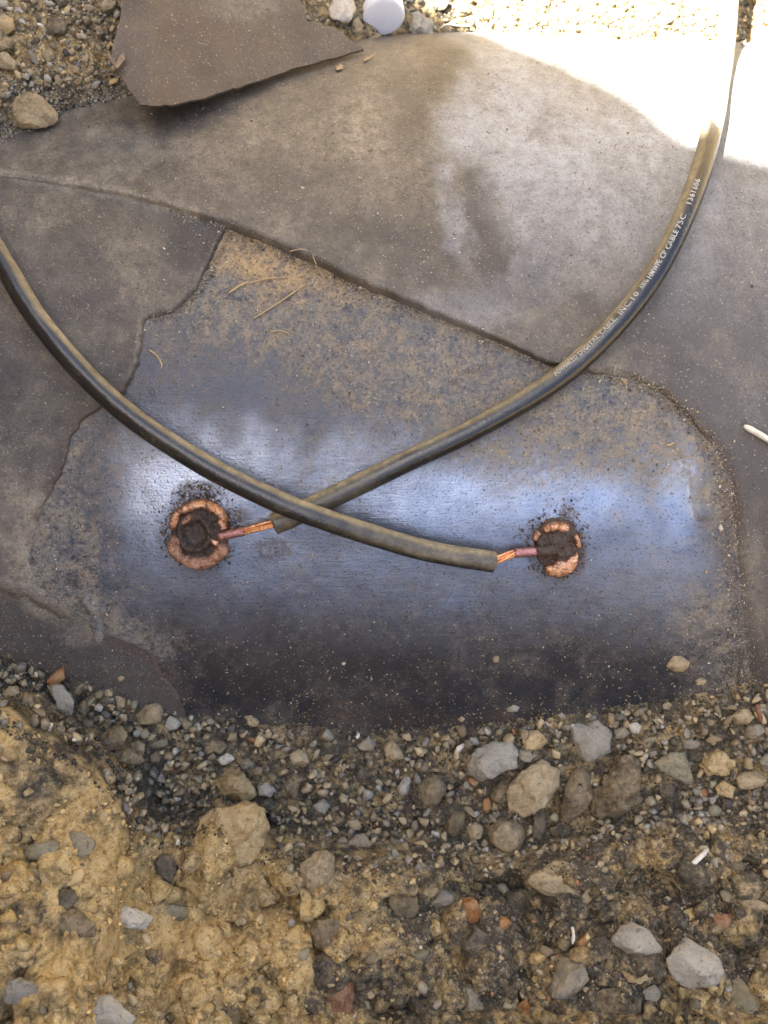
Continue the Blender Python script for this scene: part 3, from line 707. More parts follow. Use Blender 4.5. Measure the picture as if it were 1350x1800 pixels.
def strands(root, A, B, ra, rb, n, turn, kind='strand'):
    A = np.array(A, float); B = np.array(B, float); d = B - A
    up = np.array([0, 0, 1.0]); sd = np.cross(up, d); sd /= np.linalg.norm(sd); upv = np.cross(d / np.linalg.norm(d), sd) * -1
    upv *= np.sign(upv[2])
    for k in range(n):
        ph = 2 * math.pi * k / n; P = []
        for t in np.linspace(0, 1, 14):
            r = ra + (rb - ra) * t; q = ph + turn * t
            mid = A + d * t + upv * 3.0 * math.sin(math.pi * t) * (1 if k % 2 else -0.3)
            if k == n - 1: r = 0.3
            P.append(mid + r * (math.cos(q) * upv + math.sin(q) * sd))
        V, F, _, _ = tube(np.array(P), 2.3, 8)
        child(mesh('copper_strand', V, F, M[kind]), root)
def at_h(px, py, h):
    qx, qy = px, py
    for _ in range(5):
        x, y, z = on_pipe(qx, qy, h); ax, ay = project(x, y, z); qx += px - ax; qy += py - ay
    return np.array([float(v) for v in on_pipe(qx, qy, h)])
def sleeve(root, A, B, r0, r1, matk='sleeve', name='copper_sleeve'):
    t = np.linspace(0, 1, 12)[:, None]; P = A + (B - A) * t
    rad = np.interp(t[:, 0], [0, 0.05, 0.12, 0.9, 1], [r0 * 0.9, r0, r0 * 0.97, r1, r1 * 0.9])
    V, F, _, _ = tube(P, rad, 22)
    child(mesh(name, V, F, M[matk]), root)
# cable A: jacket end -> strands -> sleeve -> left weld
strands(cab_a, PAp[-1] - Ta[-1] * 4, at_h(428, 934, 17), 5.0, 4.6, 7, 1.2)
sleeve(cab_a, at_h(429, 934, 17), at_h(384, 943, 13), 8.6, 8.0)
Tb, Ub, Db = frames(PBp)
strands(cab_b, PBp[-1] - Tb[-1] * 4, at_h(906, 972, 17), 5.5, 4.8, 7, 2.2)
sleeve(cab_b, at_h(904, 972.5, 17), at_h(944, 969, 15), 8.8, 8.4)

# ------------------------------------------------------------------ welds
def pol_pos(cx, cy, rx, ry, th, r):
    return cx + rx * r * np.cos(th), cy - ry * r * np.sin(th)
def weld_disc(name, root, cx, cy, rx, ry, hfun, mat, nr=26, nt=120, seed=0, amp=2.0):
    r = np.linspace(0, 1, nr); t = np.linspace(0, 2 * np.pi, nt, endpoint=False)
    R_, T_ = np.meshgrid(r, t, indexing='ij')
    R2 = R_ * (1 + 0.10 * fbm(np.cos(T_) * 2, np.sin(T_) * 2, 1.0, 3, seed) * R_)
    px, py = pol_pos(cx, cy, rx, ry, T_, R2)
    h = hfun(R_, T_)
    h = h + amp * fbm(px, py, 10, 3, seed + 1) * sstep(1, 0.8, R_) + amp * 0.5 * fbm(px, py, 4, 2, seed + 2) * sstep(1, 0.8, R_)
    h = np.where(R_ < 0.9, np.maximum(h, 6 + 2 * fbm(px, py, 6, 2, seed + 5)), h)
    V = np.stack(on_pipe(px, py, h), -1).reshape(-1, 3)
    return child(mesh(name, V, grid_faces(nr, nt, True), mat), root)
def weld_band(name, root, cx, cy, pts, mat, height=16, base=6, seed=0, label=None):
    """a lump of copper along an arc. pts: (angle in degrees, inner radius, outer radius) in units"""
    a = np.array([p[0] for p in pts], float); ri = np.array([p[1] for p in pts], float); ro = np.array([p[2] for p in pts], float)
    n = max(24, int(abs(a[-1] - a[0]) * 0.9)); t = np.linspace(a[0], a[-1], n)
    inn = np.interp(t, a, ri) - (5 if cx < 600 else 1) + 6.5 * fbm(t, t * 0, 26, 4, seed, 0.6); out = np.interp(t, a, ro) + 1.2 * fbm(t, t * 0, 30, 3, seed + 1)
    f = (t - t[0]) / (t[-1] - t[0]); endw = np.sqrt(np.clip(1 - (np.abs(f - 0.5) * 2) ** 10, 0.02, 1))
    mid = (inn + out) / 2; half = (out - inn) / 2 * endw
    m = 18; q = np.linspace(0, 2 * np.pi, m, endpoint=False)
    rad = mid[:, None] + half[:, None] * np.sign(np.cos(q)) * np.abs(np.cos(q)) ** 0.75
    hh = base + (1.3 * height * (0.8 + 0.25 * fbm(t, t * 0, 25, 2, seed + 2)) * endw)[:, None] * np.where(np.sin(q) > 0, np.abs(np.sin(q)) ** 0.7, -0.55 * np.abs(np.sin(q)))[None, :]
    tt = np.radians(t)[:, None]
    px = cx + rad * np.cos(tt); py = cy - rad * np.sin(tt)
    hh = hh + 3.4 * fbm(px, py, 15, 4, seed + 3, 0.6)
    V = np.stack(on_pipe(px, py, hh), -1).reshape(-1, 3)
    F = [tuple(f_) for f_ in grid_faces(n, m, True)] + [tuple(range(m))[::-1], tuple(range((n - 1) * m, n * m))]
    o = child(mesh(name, V, F, mat), root)
    if label: o['label'] = label
    return o
wl = empty('copper_weld', at_h(353, 934, 0)); tag(wl, 'round copper weld with a dark crater and broken ring on the left', 'weld', 'copper welds on the bare opening')
def h_left(r, t):
    x = r * np.cos(t) * 56; y = r * np.sin(t) * 61
    d = np.hypot(x + 8, y + 1)
    return -3 + 15 * sstep(1.0, 0.82, r) + 9 * np.exp(-((d - 27) / 6.0) ** 2) - 9 * sstep(24, 10, d)
weld_disc('slag_core', wl, 353, 934, 56, 61, h_left, M['slag'], 34, 150, 201, 5.5)
weld_band('copper_rim', wl, 353, 934, [(176, 46, 58), (160, 44, 60), (135, 46, 64), (105, 48, 64), (80, 47, 64), (60, 44, 63), (42, 40, 62), (28, 42, 60), (20, 46, 58)], M['copper'], 17, 6, 211, 'bright orange upper arc of the broken copper rim')
weld_band('copper_rim', wl, 353, 934, [(186, 38, 59), (198, 34, 61), (212, 44, 63), (235, 47, 64), (262, 48, 64), (285, 44, 63), (305, 42, 62), (325, 40, 62), (338, 44, 60)], M['copper_dull'], 16, 6, 221, 'tarnished lower arc of the broken copper rim')
weld_band('copper_drip', wl, 353, 934, [(36, 36, 44), (28, 37, 47), (20, 40, 52), (12, 41, 53), (8, 43, 51)], M['copper'], 15, 9, 231)
weld_band('copper_drip', wl, 353, 934, [(152, 26, 33), (140, 27, 36), (125, 29, 37), (112, 32, 38)], M['copper_dull'], 12, 10, 241)
weld_band('copper_drip', wl, 353, 934, [(326, 30, 40), (334, 29, 40), (342, 31, 38)], M['copper'], 15, 9, 251)
wr = empty('copper_weld', at_h(979, 958, 0)); tag(wr, 'smaller lumpy copper weld with a black humped centre on the right', 'weld', 'copper welds on the bare opening')
def h_right(r, t):
    x = r * np.cos(t) * 44; y = r * np.sin(t) * 52
    ridge = np.exp(-((y + 4 + 0.12 * x) / 12.0) ** 2) * sstep(44, 20, np.abs(x + 4))
    top = np.exp(-(((x - 2) / 26) ** 2 + ((y - 18) / 15) ** 2) ** 2)
    low = np.exp(-(((x - 8) / 20) ** 2 + ((y + 17) / 10) ** 2) ** 2)
    return -3 + 11 * sstep(1.0, 0.78, r) + 9 * ridge + 8 * top + 6 * low
weld_disc('slag_core', wr, 979, 958, 44, 52, h_right, M['slag'], 34, 150, 261, 4.0)
weld_band('copper_lump', wr, 978, 958, [(134, 33, 43), (122, 28, 48), (105, 26, 51), (85, 25, 51), (66, 26, 50), (55, 30, 44)], M['copper'], 17, 6, 271)
weld_band('copper_lump', wr, 978, 958, [(36, 30, 44), (26, 28, 47), (14, 29, 47), (3, 32, 44), (-3, 34, 41)], M['copper'], 15, 6, 281)
weld_band('copper_lump', wr, 978, 958, [(236, 36, 46), (250, 33, 52), (268, 22, 53), (285, 26, 52), (303, 30, 51), (320, 27, 46), (334, 31, 41), (345, 33, 39)], M['copper'], 15, 6, 291)
weld_band('copper_lump', wr, 978, 958, [(166, 40, 46), (158, 38, 50), (148, 38, 50), (140, 40, 46)], M['copper_dull'], 12, 5, 301)
sleeve(wr, at_h(943, 969, 15), at_h(975, 966, 14), 9.5, 10.5, 'slag', 'slag_covered_lead')

# ------------------------------------------------------------------ loose grains (far too many to count)
def hull_rock(seed, npts=14):
    rg = np.random.default_rng(seed); bm = bmesh.new()
    P = rg.normal(size=(npts, 3)); P /= np.linalg.norm(P, axis=1)[:, None]; P *= rg.uniform(0.75, 1.0, (npts, 1)) * np.array([1, rg.uniform(.65, 1), rg.uniform(.55, .9)])
    for p in P: bm.verts.new(p)
    r = bmesh.ops.convex_hull(bm, input=bm.verts)
    bmesh.ops.delete(bm, geom=[v for v in bm.verts if not v.link_faces], context='VERTS')
    bmesh.ops.triangulate(bm, faces=bm.faces); bm.verts.index_update()
    V = np.array([v.co[:] for v in bm.verts]); F = np.array([[v.index for v in f.verts] for f in bm.faces]); bm.free()
    return V, F
def ico(sub):
    bm = bmesh.new(); bmesh.ops.create_icosphere(bm, subdivisions=sub, radius=1.0)
    V = np.array([v.co[:] for v in bm.verts]); bm.verts.index_update()
    F = np.array([[v.index for v in f.verts] for f in bm.faces]); bm.free(); return V, F
ICO_ = {2: ico(2)}
HULLS = [hull_rock(500 + i) for i in range(10)]
TINY = [hull_rock(600 + i, 6) for i in range(5)]
def rand_rot(n, rg):
    q = rg.normal(size=(n, 4)); q /= np.linalg.norm(q, axis=1)[:, None]; w_, x, y, z = q.T
    return np.stack([1 - 2 * (y * y + z * z), 2 * (x * y - z * w_), 2 * (x * z + y * w_), 2 * (x * y + z * w_), 1 - 2 * (x * x + z * z), 2 * (y * z - x * w_), 2 * (x * z - y * w_), 2 * (y * z + x * w_), 1 - 2 * (x * x + y * y)], -1).reshape(n, 3, 3)
def scatter(name, pos, size, col, protos, label, cat, root=None):
    n = len(pos); rg = np.random.default_rng(n); R = rand_rot(n, rg); which = rg.integers(0, len(protos), n)
    VV, FF, CC = [], [], []; off = 0
    for k, (V, F) in enumerate(protos):
        ids = np.nonzero(which == k)[0]
        if not len(ids): continue
        P = np.einsum('nij,vj->nvi', R[ids], V) * size[ids][:, None, None] + pos[ids][:, None, :]
        VV.append(P.reshape(-1, 3)); FF.append((F[None] + (np.arange(len(ids)) * len(V))[:, None, None] + off).reshape(-1, 3)); off += len(ids) * len(V)
        CC.append(np.repeat(col[ids], len(V), 0))
    o = mesh(name, np.vstack(VV), np.vstack(FF), M['gravel'], smooth=False, attrs={'col': np.vstack(CC)})
    if root: child(o, root); o['kind'] = 'stuff'
    else: tag(o, label, cat, None, 'stuff')
    return o
PAL = np.array([[.14, .115, .078], [.22, .18, .12], [.31, .245, .15], [.37, .28, .155], [.18, .16, .13], [.26, .24, .195], [.09, .08, .068], [.06, .054, .048], [.46, .41, .33], [.28, .145, .07]])
def pick(n, wts, rg):
    wts = np.array(wts, float); c = PAL[rg.choice(len(PAL), n, p=wts / wts.sum())]
    return np.clip(c * rg.uniform(0.75, 1.25, (n, 1)), 0, 0.8)
rg = np.random.default_rng(21)
# lower gravel
n = 8000
px = rg.uniform(-90, 1440, n); lo = np.interp(px, lpx, lpy); hi = np.interp(px, e_px, e_py)
v = rg.uniform(0, 1, n); py = lo - 4 + (hi - lo + 40) * v
spill = rg.uniform(0, 1, n) < 0.13
py = np.where(spill, lo - 50 * rg.exponential(0.45, n), py)
size = np.exp(rg.normal(1.2, 0.50, n)); size = np.where(spill, np.minimum(size, 4.2) * 0.75, np.minimum(size, 7.5))
x, y, z = ground_hit(px, py)
scatter('fine_gravel', np.stack([x, y, z + 0.15 * size], -1), size, pick(n, [8, 6, 3, 1.2, 4, 1.8, 6, 5, .9, .5], rg) * 0.66, HULLS, 'fine brown and grey gravel below the pipe', 'gravel')  # darkened to imitate shaded gaps between the larger stones
# crumbs on the banks
n = 9500
px = rg.uniform(-90, 1440, n); e = np.interp(px, e_px, e_py); py = e + 10 + (1900 - e) * rg.uniform(0, 1, n) ** 0.9
keep = (fbm(px, py, 60, 3, 44) > -0.25 + 0.35 * sstep(450, 100, px)); px, py = px[keep], py[keep]; n = len(px)
size = np.minimum(np.exp(rg.normal(1.2, 0.55, n)), 10.0)
x, y, z = ground_hit(px, py)
colr = pick(n, [5, 5, 5, 4, 3, 1.5, 3.5, 2.5, .5, .6], rg); lf = sstep(900, 250, px)[:, None]
colr = colr * (1 - 0.85 * lf) + lf * 0.85 * np.array([.54, .38, .17]) * rg.uniform(0.6, 1.2, (n, 1))
scatter('soil_crumbs', np.stack([x, y, z - 0.1 * size], -1), size, colr, HULLS, 'loose crumbs of ochre and dark soil on the near bank', 'soil')
# upper dirt
n = 9000
px = np.where(rg.uniform(0, 1, n) < 0.5, rg.uniform(-80, 330, n), rg.uniform(480, 1450, n))
lim = np.interp(px, [-90, 0, 110, 240, 330, 480, 620, 720, 900, 1450], [280, 262, 225, 186, 150, 60, 92, 76, 82, 82])
py = lim - 4 - (lim + 90) * rg.uniform(0, 1, n) ** 1.0
size = np.minimum(np.exp(rg.normal(1.2, 0.55, n)), 11) * np.where((px < 330) & (py > lim - 70), 0.55, 1.0)
x, y, z = ground_hit(px, py)
scatter('dirt_crumbs', np.stack([x, y, z + 0.1 * size], -1), size, np.minimum(pick(n, [2, 5, 7, 7, 3, 5, 1.2, .5, 2, .4], rg) * 1.12, 0.8), HULLS, 'crumbly tan dirt heaped behind the pipe', 'dirt')
# grey sand strip along the pipe's upper left rim
n = 5200
px = rg.uniform(-60, 300, n); lim = np.interp(px, upx, upy); py = lim + 3 - np.abs(rg.normal(0, 38, n))
size = np.clip(np.exp(rg.normal(0.75, 0.4, n)), 1.2, 5)
x, y, z = ground_hit(px, py)
scatter('grey_sand', np.stack([x, y, z + 0.2 * size], -1), size, pick(n, [3, 3, 1.5, .6, 5, 6, 3, 2, 1.5, .2], rg) * 0.95, HULLS, 'strip of coarse grey sand along the upper left rim of the pipe', 'sand')
# sand on the pipe
n = 30000
px = rg.uniform(-60, 1410, n); py = rg.uniform(130, 1290, n)
m_ = 2600; q_ = rg.uniform(300, 1100, m_); px = np.r_[px, q_]; py = np.r_[py, np.interp(q_, seam_px, seam_py) + np.abs(rg.normal(0, 7, m_)) + 1]
m_ = 700; q_ = rg.uniform(0, 1, m_); px = np.r_[px, np.interp(q_, [0, .55, .8, 1], [402, 345, 302, 256]) + 2 + np.abs(rg.normal(0, 6, m_))]; py = np.r_[py, np.interp(q_, [0, .55, .8, 1], [403, 512, 552, 564]) + rg.normal(2, 3, m_)]
m_ = 2400; q_ = rg.uniform(0, 1, m_) ; rx_ = np.interp(q_, [0, .14, .28, .42, .56, .72, .86, 1], [1090, 1160, 1212, 1258, 1280, 1291, 1297, 1310]); ry_ = np.interp(q_, [0, .14, .28, .42, .56, .72, .86, 1], [664, 692, 742, 806, 880, 985, 1090, 1200])
px = np.r_[px, rx_ + rg.normal(0, 13, m_)]; py = np.r_[py, ry_ + rg.normal(0, 8, m_)]
n = len(px)
seam = np.interp(px, seam_px, seam_py); inside = ray_poly(np.arctan2(*(lambda X_, S_: (S_ - ocs, X_ - ocx))(*xs_of(px, py))), OX, OS, ocx, ocs)
xx, ss = xs_of(px, py); r_ = np.hypot(xx - ocx, ss - ocs); inn = (r_ < inside) & (py > seam)
dens = np.where(inn, np.clip(masks_shell(px, py)['dust'] * 0.9 + 0.10, 0, 1), 0.36 + 0.40 * fbm(px, py, 70, 3, 45))
dens = dens + 0.4 * sstep(0, 60, np.where(inn, 60 - np.abs(inside - r_) * 1.2, 0)) * (px > 1000)
dens = dens + 0.5 * sstep(1000, 1230, py)
dens[30000:] = 1
keep = rg.uniform(0, 1, n) < dens; px, py, inn, seam, xx, ss = px[keep], py[keep], inn[keep], seam[keep], xx[keep], ss[keep]; n = len(px)
size = np.minimum(np.exp(rg.normal(0.36, 0.40, n)), 4.6)
h_up = 13.0 - 9.0 * sstep(1000, 1140, px) + 8.0 * sstep(-60, 330, px) - 6.5 * sstep(980, 1120, px) + 4.0 * sstep(520, 620, px) * sstep(960, 800, px) + 1.5
h_low = 10.5 - 7.5 * sstep(1080, 1200, px) - 3.5 * sstep(680, 760, py) * sstep(400, 250, px) - 3.5 * sstep(900, 960, py) * sstep(400, 250, px)
h = np.where(py < seam, h_up, np.where(inn, 1.5, np.maximum(h_low, 2.5)))
pos = np.stack(pipe_pt(xx, ss, h + 0.2 * size), -1)
scatter('sand_grains', pos, size, pick(n, [2, 4, 4, 2, 3, 4, 1.5, 1, 5, .3], rg) * 1.15, TINY, 'scattered sand grains sprinkled over the pipe', 'sand')
for root, cx, cy, m in ((wl, 352, 934, 420), (wr, 977, 958, 330)):
    a = rg.uniform(0, 2 * np.pi, m); up = np.sin(a) > 0
    rad = (62 if root is wl else 52) + np.abs(rg.normal(0, 11, m)) * np.where(up, 1.5, 0.8) - 6
    px, py = cx + rad * np.cos(a) * 0.95, cy - rad * np.sin(a)
    keep = ~((np.abs(py - 945) < 14) & (px > 395) & (px < 480)); px, py = px[keep], py[keep]
    xx, ss = xs_of(px, py); size = np.minimum(np.exp(rg.normal(0.55, 0.4, len(px))), 4.5)
    scatter('slag_grains', np.stack(pipe_pt(xx, ss, 4 + 0.1 * size), -1), size, pick(len(px), [3, 1.5, .6, .3, 1, .6, 6, 6, .5, 3], rg) * 0.7, HULLS, None, None, root)

# ------------------------------------------------------------------ stones picked out one by one
ICO = {k: ico(k) for k in (2, 3, 4)}
def cut(V, rg, k, lo, hi, upw=False):
    V = V.copy()
    for _ in range(k):
        nrm = rg.normal(size=3); nrm /= np.linalg.norm(nrm)
        if upw: nrm[2] = abs(nrm[2]) + 0.35; nrm /= np.linalg.norm(nrm)
        d = rg.uniform(lo, hi); t = V @ nrm - d
        V -= np.where(t > 0, t, 0)[:, None] * nrm
    return V
def stone(outline, mat, label, name='stone', high=0.62, rough=0.05, sink=0.38, facets=7, group=None, seed=None, cat=None, lift=0.0, sub=None):
    P = np.array(outline, float); rg = np.random.default_rng(seed if seed is not None else int(P[0, 0] * 7 + P[0, 1]) % 99991)
    c = P.mean(0)
    x, y, z = (float(v) for v in ground_hit(c[0], c[1]))
    ext = math.sqrt((P[:, 0].max() - P[:, 0].min()) * (P[:, 1].max() - P[:, 1].min())) / 2
    H = ext * high; zc = z + H * (1 - 2 * sink) + lift
    k = (D - zc) / D; H *= k
    V, F = ICO[sub or (4 if ext > 26 else 3)]
    V = cut(V, rg, facets + 4, 0.52, 0.85); V = cut(V, rg, 4, 0.5, 0.75, True)
    az = np.arctan2(V[:, 1], V[:, 0]); rr = np.hypot(V[:, 0], V[:, 1])
    Q = (P - c) * np.array([1, -1]) * k
    ro = ray_poly(az % (2 * np.pi), Q[:, 0], Q[:, 1], 0, 0); ro = np.where(ro <= 0, ext * k, ro)
    # make the widest ring reach the outline
    nb = 48; b = ((az + np.pi) / (2 * np.pi) * nb).astype(int) % nb; mx = np.full(nb, 1e-3); np.maximum.at(mx, b, rr); rr = rr / np.clip(mx[b], 0.55, 1)
    W_ = np.stack([ro * rr * np.cos(az), ro * rr * np.sin(az), V[:, 2] * H], 1)
    nrm = W_ / np.maximum(np.linalg.norm(W_, axis=1)[:, None], 1e-6)
    a = ext * k
    q = W_ + rg.uniform(-500, 500, 3)
    disp = a * (rough * 1.3 + 0.006) * (1.6 * fbm(q[:, 0], q[:, 1], a * 0.7, 3, 1, 0.55, q[:, 2]) + 1.3 * fbm(q[:, 0], q[:, 1], a * 0.2, 3, 2, 0.6, q[:, 2]))
    W_ = W_ + nrm * disp[:, None]
    o = mesh(name, W_, F, M[mat])
    o.location = Vector((x * k / ((D - z) / D), y * k / ((D - z) / D), zc)) * S
    return tag(o, label, cat or ('clod' if 'clod' in name else 'pebble' if 'pebble' in name else 'stone'), group)
G1 = 'larger stones in the gravel below the pipe'; G2 = 'stones bedded in the near soil bank'; G3 = 'stones in the dirt above the pipe'; G4 = 'pebbles lying on the pipe'
